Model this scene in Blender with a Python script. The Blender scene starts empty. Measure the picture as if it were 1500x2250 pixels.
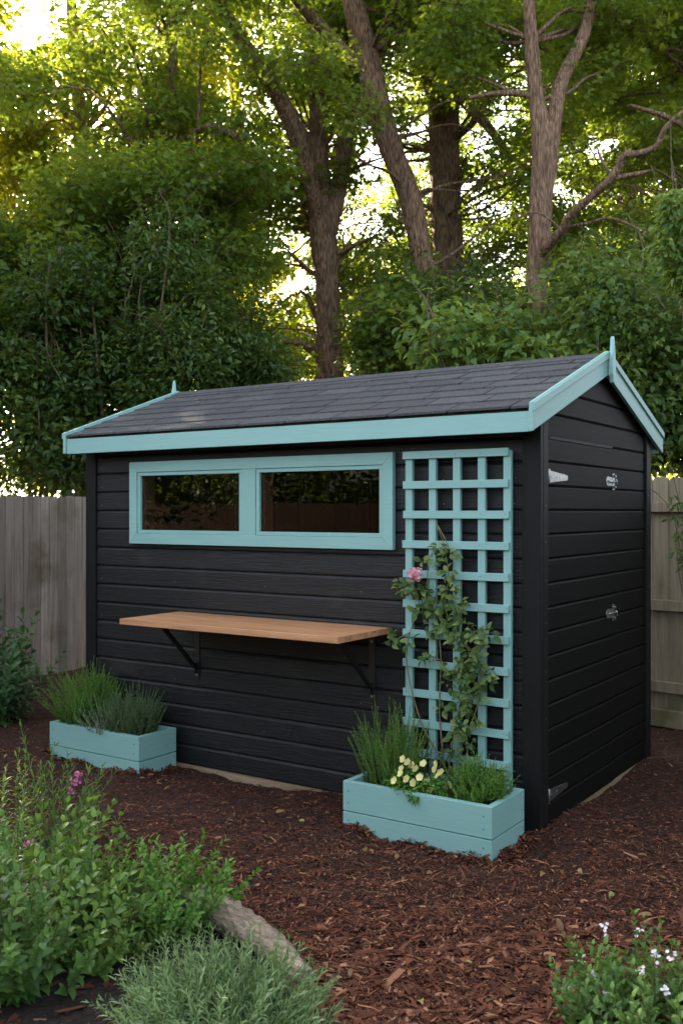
import bpy, math, random
import numpy as np
from mathutils import Vector
random.seed(7); R = np.random.default_rng(11)
sc = bpy.context.scene
COL = sc.collection
# ------------------------------------------------------------------ camera frame
F = 2154.0
TH = math.radians(33.9)
RT = np.array([math.cos(TH), math.sin(TH), 0.0]); FW = np.array([-math.sin(TH), math.cos(TH), 0.0]); UP = np.array([0, 0, 1.0])
EYE = -(0.917*RT + 4.56*FW) + 1.5*UP
def P(px, py, Z):
    """a point seen at (px, py) of the 1500 x 2250 frame, Z metres into the garden"""
    return EYE + FW*Z + RT*((px-750)/F*Z) + UP*((1125-py)/F*Z)
def G(px, py, z=0.0):
    return P(px, py, (1.5-z)*F/(py-1125))
def proj(p):
    d = p-EYE; Z = d@FW
    return 750+F*(d@RT)/Z, 1125-F*d[..., 2]/Z, Z
# ------------------------------------------------------------------ object helpers
def tag(o, label=None, cat=None, group=None, kind=None):
    if label: o['label'] = label
    if cat: o['category'] = cat
    if group: o['group'] = group
    if kind: o['kind'] = kind
    return o
def thing(name, label, cat, loc=(0, 0, 0), group=None):
    o = bpy.data.objects.new(name, None); COL.objects.link(o); o.location = [float(v) for v in loc]
    o.empty_display_size = 0.1
    return tag(o, label, cat, group)
def root_loc(o):
    while o.parent: o = o.parent
    return np.array(o.location)
def link(name, me, parent=None, loc=None):
    o = bpy.data.objects.new(name, me); COL.objects.link(o)
    if parent is not None: o.parent = parent
    if loc is not None: o.location = [float(v) for v in loc]
    return o
def np_mesh(name, V, T, mat, rnd=None, smooth=False):
    me = bpy.data.meshes.new(name)
    nv, nt = len(V), len(T)
    me.vertices.add(nv); me.vertices.foreach_set('co', np.ascontiguousarray(V, dtype=np.float32).ravel())
    k = T.shape[1]
    me.loops.add(nt*k); me.loops.foreach_set('vertex_index', np.ascontiguousarray(T, dtype=np.int32).ravel())
    me.polygons.add(nt); me.polygons.foreach_set('loop_start', np.arange(0, nt*k, k, dtype=np.int32))
    me.polygons.foreach_set('loop_total', np.full(nt, k, dtype=np.int32))
    if smooth: me.polygons.foreach_set('use_smooth', np.ones(nt, dtype=bool))
    if rnd is not None:
        a = me.attributes.new('rnd', 'FLOAT', 'FACE'); a.data.foreach_set('value', np.asarray(rnd, dtype=np.float32))
    me.update(); me.validate()
    if mat: me.materials.append(mat)
    return me
class MB:
    def __init__(s): s.v = []; s.f = []; s.sm = []
    def add(s, vs, fs, sm=False):
        n = len(s.v); s.v += [tuple(float(c) for c in v) for v in vs]
        s.f += [tuple(n+i for i in f) for f in fs]; s.sm += [sm]*len(fs); return s
    def box(s, x0, x1, y0, y1, z0, z1):
        x0, x1 = sorted((x0, x1)); y0, y1 = sorted((y0, y1)); z0, z1 = sorted((z0, z1))
        return s.add([(x, y, z) for z in (z0, z1) for y in (y0, y1) for x in (x0, x1)],
                     [(0, 2, 3, 1), (4, 5, 7, 6), (0, 1, 5, 4), (2, 6, 7, 3), (0, 4, 6, 2), (1, 3, 7, 5)])
    def prism(s, pts, ext):
        """closed polygon of 3-d points swept by the vector ext"""
        n = len(pts); e = np.array(ext); a = [np.array(p, float) for p in pts]
        return s.add(a+[p+e for p in a], [tuple(range(n))[::-1], tuple(range(n, 2*n))]+[(i, (i+1) % n, n+(i+1) % n, n+i) for i in range(n)])
    def tube(s, pts, rad, seg=8, rough=0.0, sub=0, cap=True):
        V, Q = tube_np(pts, rad, seg, rough, sub)
        n = len(s.v); s.add(V, Q, True)
        if cap:
            m = len(V)
            s.f.append(tuple(n+i for i in range(seg))[::-1]); s.sm.append(False)
            s.f.append(tuple(n+m-seg+i for i in range(seg))); s.sm.append(False)
        return s
    def disc_y(s, x, y, z, r, t=0.002, seg=10, axis=1):
        c = [(math.cos(2*math.pi*i/seg)*r, math.sin(2*math.pi*i/seg)*r) for i in range(seg)]
        if axis == 1: return s.prism([(x+a, y, z+b) for a, b in c], (0, -t, 0))
        if axis == 0: return s.prism([(x, y+a, z+b) for a, b in c], (t, 0, 0))
        return s.prism([(x+a, y+b, z) for a, b in c], (0, 0, t))
    def build(s, name, mat, parent=None, bevel=0.0, loc=None):
        o0 = root_loc(parent) if parent is not None else (np.array(loc) if loc is not None else np.zeros(3))
        me = bpy.data.meshes.new(name)
        me.from_pydata([tuple(np.array(v)-o0) for v in s.v], [], s.f)
        me.polygons.foreach_set('use_smooth', s.sm)
        import bmesh
        bm = bmesh.new(); bm.from_mesh(me); bmesh.ops.recalc_face_normals(bm, faces=bm.faces); bm.to_mesh(me); bm.free()
        me.update(); me.materials.append(mat)
        o = link(name, me, parent, None if parent is not None else o0)
        if bevel:
            m = o.modifiers.new('bevel', 'BEVEL'); m.width = bevel; m.segments = 2; m.limit_method = 'ANGLE'; m.angle_limit = math.radians(40)
        return o
def spline(pts, rad, sub):
    pts = np.array(pts, float); rad = np.array(rad, float)
    if sub <= 0 or len(pts) < 3: return pts, rad
    p = np.vstack([2*pts[0]-pts[1], pts, 2*pts[-1]-pts[-2]]); out = []; ro = []
    for i in range(1, len(p)-2):
        for k in range(sub):
            t = k/sub
            out.append(.5*((2*p[i])+(-p[i-1]+p[i+1])*t+(2*p[i-1]-5*p[i]+4*p[i+1]-p[i+2])*t*t+(-p[i-1]+3*p[i]-3*p[i+1]+p[i+2])*t**3))
            ro.append(rad[i-1]*(1-t)+rad[i]*t)
    out.append(pts[-1]); ro.append(rad[-1])
    return np.array(out), np.array(ro)
def tube_np(pts, rad, seg=8, rough=0.0, sub=0):
    pts, rad = spline(pts, rad, sub)
    n = len(pts); T = np.gradient(pts, axis=0); T /= np.linalg.norm(T, axis=1)[:, None]+1e-9
    ref = np.array([0.31, 0.17, 0.93]) if abs(T[0, 2]) < .8 else np.array([1.0, .2, 0])
    V = np.zeros((n, seg, 3)); ang = np.arange(seg)*2*math.pi/seg
    for i in range(n):
        u = np.cross(T[i], ref); u /= np.linalg.norm(u); w = np.cross(T[i], u); ref = -np.cross(T[i], u) if False else ref
        r = rad[i]*(1+rough*R.normal(size=seg)*.5)
        V[i] = pts[i]+(np.cos(ang)*r)[:, None]*u+(np.sin(ang)*r)[:, None]*w
    i = np.arange(n-1)[:, None]*seg; j = np.arange(seg)[None]; j2 = (j+1) % seg
    Q = np.stack([i+j, i+j2, i+seg+j2, i+seg+j], -1).reshape(-1, 4)
    return V.reshape(-1, 3), Q
# ------------------------------------------------------------------ materials
def newmat(name):
    m = bpy.data.materials.new(name); m.use_nodes = True; nt = m.node_tree
    return m, nt, nt.nodes, nt.links, nt.nodes['Principled BSDF']
def N(nodes, t, **k):
    n = nodes.new(t)
    for a, b in k.items(): setattr(n, a, b)
    return n
def ramp(nodes, cols):
    r = nodes.new('ShaderNodeValToRGB'); e = r.color_ramp.elements
    while len(e) < len(cols): e.new(0.5)
    for i, (p, c) in enumerate(cols): e[i].position = p; e[i].color = (*c, 1)
    return r
def coords(nodes, links, scale, kind='Object'):
    tc = nodes.new('ShaderNodeTexCoord'); mp = nodes.new('ShaderNodeMapping'); mp.inputs['Scale'].default_value = scale
    links.new(tc.outputs[kind], mp.inputs[0]); return mp.outputs[0]
def wood_mat(name, c0, c1, scale, rough=(.45, .7), bump=.3, dist=.002, island=.25, detail=8, fine=4.0, spec=.5, blotch=None):
    """painted or bare wood with its grain along the short axis of scale"""
    m, nt, n, l, b = newmat(name)
    v = coords(n, l, scale)
    t1 = N(n, 'ShaderNodeTexNoise'); t1.inputs['Scale'].default_value = fine; t1.inputs['Detail'].default_value = detail; t1.inputs['Roughness'].default_value = .65
    t1.inputs['Distortion'].default_value = .6
    l.new(v, t1.inputs['Vector'])
    r = ramp(n, [(.3, c0), (.7, c1)]); l.new(t1.outputs[0], r.inputs[0])
    g = N(n, 'ShaderNodeNewGeometry'); mr = N(n, 'ShaderNodeMapRange'); mr.inputs[3].default_value = 1-island; mr.inputs[4].default_value = 1+island
    l.new(g.outputs['Random Per Island'], mr.inputs[0])
    mx = N(n, 'ShaderNodeVectorMath', operation='SCALE'); l.new(r.outputs[0], mx.inputs[0]); l.new(mr.outputs[0], mx.inputs['Scale'])
    out = mx.outputs[0]
    if blotch:
        t2 = N(n, 'ShaderNodeTexNoise'); t2.inputs['Scale'].default_value = blotch[0]; t2.inputs['Detail'].default_value = 5
        v2 = coords(n, l, (1, 1, 1)); l.new(v2, t2.inputs['Vector'])
        r2 = ramp(n, [(blotch[1], (0, 0, 0)), (blotch[2], (1, 1, 1))]); l.new(t2.outputs[0], r2.inputs[0])
        mix = N(n, 'ShaderNodeMix', data_type='RGBA'); l.new(r2.outputs[0], mix.inputs[0]); l.new(out, mix.inputs[6]); mix.inputs[7].default_value = (*blotch[3], 1)
        out = mix.outputs[2]
    l.new(out, b.inputs['Base Color'])
    rr = N(n, 'ShaderNodeMapRange'); rr.inputs[3].default_value = rough[0]; rr.inputs[4].default_value = rough[1]; l.new(t1.outputs[0], rr.inputs[0]); l.new(rr.outputs[0], b.inputs['Roughness'])
    bp = N(n, 'ShaderNodeBump'); bp.inputs['Strength'].default_value = bump; bp.inputs['Distance'].default_value = dist
    l.new(t1.outputs[0], bp.inputs['Height']); l.new(bp.outputs[0], b.inputs['Normal'])
    b.inputs['Specular IOR Level'].default_value = spec
    return m
def noise_mat(name, c0, c1, scale, rough=.8, bump=.5, dist=.01, detail=8, spec=.3, metallic=0.0, lo=.35, hi=.65):
    m, nt, n, l, b = newmat(name)
    v = coords(n, l, (1, 1, 1)); t = N(n, 'ShaderNodeTexNoise'); t.inputs['Scale'].default_value = scale; t.inputs['Detail'].default_value = detail; l.new(v, t.inputs['Vector'])
    r = ramp(n, [(lo, c0), (hi, c1)]); l.new(t.outputs[0], r.inputs[0]); l.new(r.outputs[0], b.inputs['Base Color'])
    b.inputs['Roughness'].default_value = rough; b.inputs['Metallic'].default_value = metallic; b.inputs['Specular IOR Level'].default_value = spec
    bp = N(n, 'ShaderNodeBump'); bp.inputs['Strength'].default_value = bump; bp.inputs['Distance'].default_value = dist
    l.new(t.outputs[0], bp.inputs['Height']); l.new(bp.outputs[0], b.inputs['Normal'])
    return m
def leaf_mat(name, cols, trans=(.30, .36, .03), tmix=.4, rough=.5, spec=.35):
    m, nt, n, l, b = newmat(name)
    a = N(n, 'ShaderNodeAttribute', attribute_name='rnd')
    k = len(cols); r = ramp(n, [(i/(k-1)*.9, c) for i, c in enumerate(cols)]); l.new(a.outputs['Fac'], r.inputs[0])
    l.new(r.outputs[0], b.inputs['Base Color']); b.inputs['Roughness'].default_value = rough; b.inputs['Specular IOR Level'].default_value = spec
    tr = N(n, 'ShaderNodeBsdfTranslucent')
    mx = N(n, 'ShaderNodeMix', data_type='RGBA'); mx.inputs[0].default_value = .35; mx.inputs[6].default_value = (*trans, 1); l.new(r.outputs[0], mx.inputs[7]); l.new(mx.outputs[2], tr.inputs[0])
    ms = N(n, 'ShaderNodeMixShader'); ms.inputs[0].default_value = tmix; l.new(b.outputs[0], ms.inputs[1]); l.new(tr.outputs[0], ms.inputs[2])
    l.new(ms.outputs[0], n['Material Output'].inputs[0])
    return m
M = {}
BK = ((.0032, .0034, .0037), (.0120, .0126, .0138))
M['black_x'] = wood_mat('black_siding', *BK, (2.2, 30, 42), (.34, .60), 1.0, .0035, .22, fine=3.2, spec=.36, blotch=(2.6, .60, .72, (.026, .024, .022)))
M['black_y'] = wood_mat('black_gable_shaded', (.0022, .0023, .0018), (.0042, .0043, .0035), (30, 1.5, 40), (.55, .75), .35, .002, .2, fine=3, spec=.13)  # same black paint as the front, shade of the gable side put into the colour
M['black_z'] = wood_mat('black_trim', (.004, .0041, .004), (.009, .0092, .009), (34, 34, 3), (.5, .7), .7, .0015, .1, fine=4, spec=.2)
T0, T1_ = (.195, .375, .345), (.23, .42, .385)
M['teal_x'] = wood_mat('teal_paint_long', T0, T1_, (1.2, 20, 26), (.42, .58), .25, .0012, .05, fine=3, spec=.45)
M['teal_z'] = wood_mat('teal_paint_upright', T0, T1_, (24, 24, 1.5), (.42, .58), .25, .0012, .05, fine=3, spec=.45)
M['teal_y'] = wood_mat('teal_paint_gable', T0, T1_, (24, 1.4, 24), (.42, .58), .25, .0012, .05, fine=3, spec=.45)
M['cedar'] = wood_mat('oiled_shelf_wood', (.30, .125, .052), (.56, .30, .15), (.9, 9, 14), (.38, .55), .35, .0012, .12, fine=2.6, spec=.4, detail=10)
M['fence'] = wood_mat('weathered_fence_wood', (.115, .09, .068), (.26, .218, .172), (16, 16, .7), (.75, .9), .6, .004, .22, fine=2.2, spec=.2, blotch=(2.2, .56, .75, (.10, .072, .045)))
M['fence_green'] = wood_mat('mossy_fence_wood', (.16, .125, .075), (.32, .27, .185), (14, 14, .7), (.75, .9), .6, .004, .15, fine=2.0, spec=.2, blotch=(2.6, .58, .74, (.12, .12, .05)))
M['fence_back'] = wood_mat('warm_fence_wood', (.03, .019, .012), (.06, .038, .026), (16, 16, .7), (.75, .9), .4, .004, .2, fine=2.2, spec=.2)
M['bearer'] = wood_mat('bearer_wood', (.22, .15, .09), (.36, .27, .18), (1, 14, 18), (.7, .9), .5, .003, .1, fine=3, spec=.2)
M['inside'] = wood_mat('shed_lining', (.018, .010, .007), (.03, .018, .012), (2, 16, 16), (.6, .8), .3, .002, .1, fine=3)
M['jamb'] = wood_mat('window_jamb_wood', (.30, .17, .12), (.42, .26, .19), (20, 20, 1), (.5, .7), .3, .001, .05)
M['shingle'] = noise_mat('roof_shingle_felt', (.034, .0345, .036), (.098, .098, .102), 190, .95, .9, .003, 4, .12)
def island_tint(m, amt):
    nt = m.node_tree; n = nt.nodes; l = nt.links; b = n['Principled BSDF']
    src = b.inputs['Base Color'].links[0].from_socket
    g = N(n, 'ShaderNodeNewGeometry'); mr = N(n, 'ShaderNodeMapRange'); mr.inputs[3].default_value = 1-amt; mr.inputs[4].default_value = 1+amt
    l.new(g.outputs['Random Per Island'], mr.inputs[0])
    mx = N(n, 'ShaderNodeVectorMath', operation='SCALE'); l.new(src, mx.inputs[0]); l.new(mr.outputs[0], mx.inputs['Scale']); l.new(mx.outputs[0], b.inputs['Base Color'])
island_tint(M['shingle'], .15)
M['iron'] = noise_mat('black_iron', (.006, .006, .006), (.012, .012, .012), 60, .45, .2, .001, 4, .5)
M['zinc'] = noise_mat('zinc_steel', (.26, .27, .27), (.42, .43, .43), 50, .38, .2, .001, 4, .5, 1.0)
M['nail'] = noise_mat('nail_head', (.02, .03, .03), (.04, .05, .05), 60, .6, .1, .001, 4, .5)
M['bark'] = None
def bark_mat(name, c0, c1):
    m, nt, n, l, b = newmat(name)
    v = coords(n, l, (9, 9, 1.9)); t = N(n, 'ShaderNodeTexNoise'); t.inputs['Scale'].default_value = 3.4; t.inputs['Detail'].default_value = 7; t.inputs['Roughness'].default_value = .65; t.inputs['Distortion'].default_value = .15; l.new(v, t.inputs['Vector'])
    v2 = coords(n, l, (24, 24, 4.2)); w = N(n, 'ShaderNodeTexVoronoi', feature='DISTANCE_TO_EDGE'); w.inputs['Scale'].default_value = 1.5; l.new(v2, w.inputs['Vector'])
    mul = N(n, 'ShaderNodeMath', operation='MULTIPLY_ADD'); l.new(w.outputs['Distance'], mul.inputs[0]); mul.inputs[1].default_value = .7; l.new(t.outputs[0], mul.inputs[2])
    r = ramp(n, [(.42, c0), (.78, c1)]); l.new(mul.outputs[0], r.inputs[0]); l.new(r.outputs[0], b.inputs['Base Color'])
    b.inputs['Roughness'].default_value = .9; b.inputs['Specular IOR Level'].default_value = .15
    bp = N(n, 'ShaderNodeBump'); bp.inputs['Strength'].default_value = 1; bp.inputs['Distance'].default_value = .05
    l.new(mul.outputs[0], bp.inputs['Height']); l.new(bp.outputs[0], b.inputs['Normal'])
    return m
M['bark'] = bark_mat('furrowed_bark', (.085, .054, .034), (.31, .20, .125))
M['twig'] = noise_mat('twig_bark', (.07, .05, .03), (.16, .12, .07), 30, .85, .4, .003)
M['stem'] = noise_mat('green_stem', (.07, .10, .03), (.13, .16, .05), 40, .6, .2, .001)
M['vinestem'] = noise_mat('vine_stem', (.13, .09, .05), (.22, .18, .09), 40, .7, .2, .001)
M['log'] = wood_mat('weathered_log', (.09, .068, .048), (.42, .33, .24), (3, 22, 22), (.8, .95), 1, .012, 0, fine=3, spec=.15)
M['soil'] = noise_mat('dark_soil', (.008, .006, .005), (.028, .02, .015), 40, .95, 1, .02)
M['mulch_bed'] = noise_mat('mulch_bed', (.014, .006, .0035), (.065, .026, .014), 55, .95, 1, .02)
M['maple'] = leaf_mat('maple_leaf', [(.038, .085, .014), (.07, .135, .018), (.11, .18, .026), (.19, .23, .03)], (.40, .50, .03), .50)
M['maple_y'] = leaf_mat('maple_leaf_sun_tint', [(.04, .085, .012), (.08, .14, .016), (.13, .18, .02), (.25, .23, .02)], (.62, .60, .02), .54)  # copy of the maple leaf with yellow sun glow put into its colours
M['shrub_dark'] = leaf_mat('dark_shrub_leaf', [(.016, .042, .010), (.034, .078, .016), (.06, .115, .024), (.12, .17, .035)], (.24, .32, .03), .33, .45, .35)
M['shrub_mid'] = leaf_mat('green_shrub_leaf', [(.03, .075, .014), (.055, .115, .02), (.095, .165, .028), (.17, .23, .045)], (.28, .36, .05), .36)
M['shrub_pale'] = leaf_mat('pale_shrub_leaf', [(.05, .12, .03), (.09, .17, .04), (.14, .24, .05), (.28, .34, .06)], (.38, .45, .05), .4)
M['mint'] = leaf_mat('mint_leaf', [(.026, .075, .016), (.048, .12, .023), (.075, .165, .03), (.14, .24, .045)], (.22, .36, .04), .33)
M['broad'] = leaf_mat('broad_leaf', [(.018, .06, .02), (.03, .085, .03), (.05, .12, .04), (.08, .16, .05)], (.15, .25, .04), .28, .4, .5)
M['herb'] = leaf_mat('bright_herb', [(.04, .12, .015), (.06, .17, .02), (.10, .23, .03), (.15, .29, .05)], (.2, .36, .03), .32)
M['rosemary'] = leaf_mat('rosemary_leaf', [(.035, .085, .03), (.06, .12, .045), (.09, .16, .065), (.16, .22, .12)], (.15, .24, .06), .28)
M['silver'] = leaf_mat('silver_leaf', [(.09, .14, .08), (.15, .21, .13), (.24, .30, .2), (.34, .4, .3)], (.2, .28, .12), .28)
M['lavender'] = leaf_mat('soft_grey_leaf', [(.07, .14, .05), (.11, .20, .075), (.17, .28, .11), (.27, .38, .18)], (.2, .32, .08), .34)
M['vine'] = leaf_mat('vine_leaf', [(.04, .09, .022), (.07, .135, .032), (.11, .185, .045), (.2, .26, .08)], (.24, .30, .06), .33, .45)
M['pink'] = leaf_mat('pink_petal', [(.72, .30, .38), (.82, .44, .50), (.88, .58, .62)], (.8, .35, .4), .3)
M['magenta'] = leaf_mat('magenta_petal', [(.5, .10, .30), (.65, .18, .40), (.75, .3, .5)], (.7, .2, .4), .3)
M['cream'] = leaf_mat('cream_petal', [(.66, .60, .20), (.76, .70, .28), (.82, .77, .40)], (.75, .7, .3), .25)
M['white'] = leaf_mat('white_petal', [(.60, .56, .60), (.75, .72, .75), (.85, .84, .86)], (.8, .75, .8), .25)
M['chip'] = leaf_mat('bark_chip', [(.024, .008, .0045), (.058, .018, .009), (.095, .031, .015), (.135, .047, .023), (.30, .15, .078)], (.02, .01, .01), 0.0, .8, .2)
# ------------------------------------------------------------------ leaf templates (x across, y along, z up)
TPL = {}
TPL['diamond'] = (np.array([[0, 0, 0], [0, .55, .06], [0, 1, -.06], [-.36, .42, .12], [.36, .42, .12]]), np.array([[0, 1, 3], [3, 1, 2], [0, 4, 1], [4, 2, 1]]))
def _ovate(w=.36, fold=.10, droop=.18):
    v = [[0, 0, 0], [0, .35, .05], [0, .7, .02], [0, 1, -droop]]
    for s in (-1, 1):
        v += [[s*w*.75, .16, fold], [s*w, .42, fold*1.1], [s*w*.62, .76, fold*.5]]
    f = []
    for o, s in ((4, 0), (7, 1)):
        t = [[0, 1, o], [o, 1, o+1], [1, 2, o+1], [o+1, 2, o+2], [2, 3, o+2]]
        f += [x[::-1] for x in t] if s else t
    return np.array(v), np.array(f)
TPL['ovate'] = _ovate()
TPL['lance'] = _ovate(.17, .05, .22)
TPL['needle'] = (np.array([[-.06, 0, 0], [.06, 0, 0], [.075, .5, .05], [-.075, .5, .05], [0, 1, 0]]), np.array([[0, 1, 2], [0, 2, 3], [3, 2, 4]]))
_m = []
for a, r in ((-90, .10), (-150, .42), (180, .30), (165, .60), (140, .36), (118, .74), (104, .42), (90, 1.0), (76, .42), (62, .74), (40, .36), (15, .60), (0, .30), (-30, .42)):
    _m.append([math.cos(math.radians(a))*r*.9, .35+math.sin(math.radians(a))*r*.75, (.08 if abs(math.cos(math.radians(a)))*r > .3 else -.02)])
TPL['maple'] = (np.array([[0, .35, .03]]+_m), np.array([[0, 1+i, 1+(i+1) % len(_m)] for i in range(len(_m))]))
TPL['round'] = (np.array([[0, .5, -.06]]+[[.5*math.cos(t), .5+.5*math.sin(t), .06] for t in np.arange(7)*2*math.pi/7]), np.array([[0, 1+i, 1+(i+1) % 7] for i in range(7)]))
TPL['chip'] = (np.array([[-.5, 0, 0], [.5, .05, 0], [.42, .5, .5], [-.5, .45, .5], [.3, .95, .1], [-.25, 1, .1]]), np.array([[0, 1, 2, 3], [3, 2, 4, 5]]))
def leaves(pos, d, nrm, ln, wd, tpl):
    """instances of a template baked to arrays. pos,d,nrm (n,3); ln, wd (n,)"""
    V, T = TPL[tpl]; n = len(pos)
    d = d/(np.linalg.norm(d, axis=1)[:, None]+1e-9); x = np.cross(d, nrm); x /= np.linalg.norm(x, axis=1)[:, None]+1e-9; z = np.cross(x, d)
    W = (pos[:, None]+V[None, :, 0, None]*x[:, None]*wd[:, None, None]+V[None, :, 1, None]*d[:, None]*ln[:, None, None]+V[None, :, 2, None]*z[:, None]*ln[:, None, None])
    TT = T[None]+(np.arange(n)*len(V))[:, None, None]
    return W.reshape(-1, 3), TT.reshape(-1, T.shape[1]), n, len(T)
def leaf_obj(name, mat, batches, parent=None, loc=None, smooth=False):
    """batches: tuples (pos, d, nrm, ln, wd, tpl[, rnd])"""
    Vs, Ts, Rs = [], [], []; off = 0
    for bt in batches:
        if len(bt[0]) == 0: continue
        V, T, n, k = leaves(*bt[:6]); r = bt[6] if len(bt) > 6 else R.random(n)
        Vs.append(V); Ts.append(T+off); off += len(V); Rs.append(np.repeat(r, k))
    o0 = root_loc(parent) if parent is not None else (np.array(loc) if loc is not None else np.zeros(3))
    me = np_mesh(name, np.vstack(Vs)-o0, np.vstack(Ts), mat, np.concatenate(Rs), smooth)
    return link(name, me, parent, None if parent is not None else o0)
def rdir(n, zlo=-1.0, zhi=1.0):
    z = R.uniform(zlo, zhi, n); a = R.uniform(0, 2*math.pi, n); s = np.sqrt(1-z*z)
    return np.stack([np.cos(a)*s, np.sin(a)*s, z], 1)
def clump(c, r, n, flat=.6, droop=.25, shell=.45, ln=(.07, .1), asp=.9, tpl='maple', up=.8, rnd0=None):
    dr = rdir(n); rad = r*(R.random(n)**shell); p = np.array(c)+dr*rad[:, None]*np.array([1, 1, flat])
    d = dr*np.array([1, 1, .4])+R.normal(size=(n, 3))*.5-np.array([0, 0, droop])
    nm = np.array([0, 0, up])+R.normal(size=(n, 3))*.45+dr*.25
    l_ = R.uniform(*ln, n)
    rr = R.random(n) if rnd0 is None else np.clip(rnd0+R.normal(size=n)*.2, 0, 1)
    return (p, d, nm, l_, l_*asp, tpl, rr)
# ------------------------------------------------------------------ SHED
W0 = -3.045; D = 1.70; RY = .84; RX = .045; LX = -3.082; EF = -.165; EB = 1.845
ZE = 1.972; ZR = 2.335
SL = (ZR-ZE)/(RY-EF)
PITCH = .1152; ZB = .012
shed = thing('garden_shed', 'black timber garden shed with mint trim and dark shingle roof, standing on the mulch', 'shed', (-1.53, .85, 0))
WX0, WX1, WZ0, WZ1 = -2.652, -.7735, 1.307, 1.804      # window outer frame
OX0, OX1, OZ0, OZ1 = -2.60, -.825, 1.35, 1.765            # the opening
def hboard_front(mb, x0, x1, z0, z1):
    j = random.uniform(-.0012, .0012)
    mb.prism([(x0, .020, z0), (x0, .006, z0), (x0, .002+j, z0+.003), (x0, j, z0+.010), (x0, j, z1-.016), (x0, .009, z1-.003), (x0, .020, z1-.003)], (x1-x0, 0, 0))
wf = MB(); zz = ZB
while zz < 1.925:
    z1 = min(zz+PITCH, 1.93)
    if z1 > OZ0 and zz < OZ1:
        hboard_front(wf, W0+.07, OX0, zz, z1); hboard_front(wf, OX1, -.072, zz, z1)
        if zz < OZ0-.02: hboard_front(wf, OX0, OX1, zz, OZ0)
        if z1 > OZ1+.02: hboard_front(wf, OX0, OX1, OZ1, z1)
    else: hboard_front(wf, W0+.07, -.072, zz, z1)
    zz += PITCH
tag(wf.build('wall', M['black_x'], shed), 'front wall of horizontal black boards')
# gable wall with a door cut into it
DY0, DY1, DZ1 = .088, 1.053, 1.8552
def roofz(y): return ZR-.03-abs(y-RY)*SL
def side_board(mb, X, s, ya, yb, z0, z1):
    """board on a gable: the outer face at X, outward direction s; clipped under the roof"""
    def lim(z): return (RY-(ZR-.05-z)/SL, RY+(ZR-.05-z)/SL)
    a1, b1 = lim(z0), lim(z1)
    y0l, y0r, y1l, y1r = max(ya, a1[0]), min(yb, a1[1]), max(ya, b1[0]), min(yb, b1[1])
    if y0r-y0l < .03: return
    if y1r < y1l: y1l = y1r = RY
    prof = [(-.02, z0), (-.006, z0), (0, z0+.008), (0, z1-.012), (-.007, z1-.004), (-.02, z1-.004)]
    v = []
    for dx, z in prof:
        t = (z-z0)/(z1-z0); v.append((X+s*dx, y0l+(y1l-y0l)*t, z))
    for dx, z in prof:
        t = (z-z0)/(z1-z0); v.append((X+s*dx, y0r+(y1r-y0r)*t, z))
    n = 6
    mb.add(v, [tuple(range(n))[::-1], tuple(range(n, 2*n))]+[(i, (i+1) % n, n+(i+1) % n, n+i) for i in range(n)])
ws = MB(); dr_ = MB(); zz = ZB
while zz < 2.27:
    z1 = zz+PITCH
    if z1 <= DZ1+.01:
        side_board(ws, 0, 1, DY1+.005, D-.05, zz, z1); side_board(dr_, .006, 1, DY0+.004, DY1-.004, zz, z1)
    else: side_board(ws, 0, 1, .06, D-.05, zz, z1)
    zz += PITCH
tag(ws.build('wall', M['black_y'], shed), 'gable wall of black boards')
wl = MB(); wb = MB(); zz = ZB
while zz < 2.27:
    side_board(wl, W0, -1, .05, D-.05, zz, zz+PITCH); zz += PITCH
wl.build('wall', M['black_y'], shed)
wb.box(W0+.05, -.05, D-.02, D, ZB, 1.93).build('wall', M['black_x'], shed)
# corner trims, butted: front strips and side strips
for nm, b in (('front', (-.078, .014, -.014, .02)), ('side', (-.02, .014, .0225, .082)), ('back', (-.02, .014, D-.075, D+.01)), ('left', (W0-.014, W0+.075, -.014, .02)), ('left back', (W0-.014, W0+.02, D-.075, D+.01))):
    MB().box(*b, .012, roofz(max(b[2], 0))-.03 if nm in ('side', 'back', 'left back') else 1.94).build('corner_trim', M['black_z'], shed, .003)
# inside lining (seen through the glass)
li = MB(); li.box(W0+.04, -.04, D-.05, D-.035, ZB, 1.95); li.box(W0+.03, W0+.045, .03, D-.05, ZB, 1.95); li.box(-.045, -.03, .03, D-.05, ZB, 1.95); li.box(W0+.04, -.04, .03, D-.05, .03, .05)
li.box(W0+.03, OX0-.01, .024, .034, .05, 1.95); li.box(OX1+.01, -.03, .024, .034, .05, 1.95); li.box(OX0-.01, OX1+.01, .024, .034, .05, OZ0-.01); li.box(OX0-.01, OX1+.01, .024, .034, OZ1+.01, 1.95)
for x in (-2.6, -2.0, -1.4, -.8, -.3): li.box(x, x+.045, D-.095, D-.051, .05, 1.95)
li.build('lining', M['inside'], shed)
bl = MB(); bl.box(W0+.03, -.02, .012, .075, -.09, .026); bl.box(W0+.03, -.02, D-.075, D-.012, -.09, .026); bl.box(-.075, -.012, .08, D-.08, -.09, .024); bl.box(W0+.012, W0+.075, .08, D-.08, -.09, .024)
bl.build('bearer', M['bearer'], shed, .003)
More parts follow.
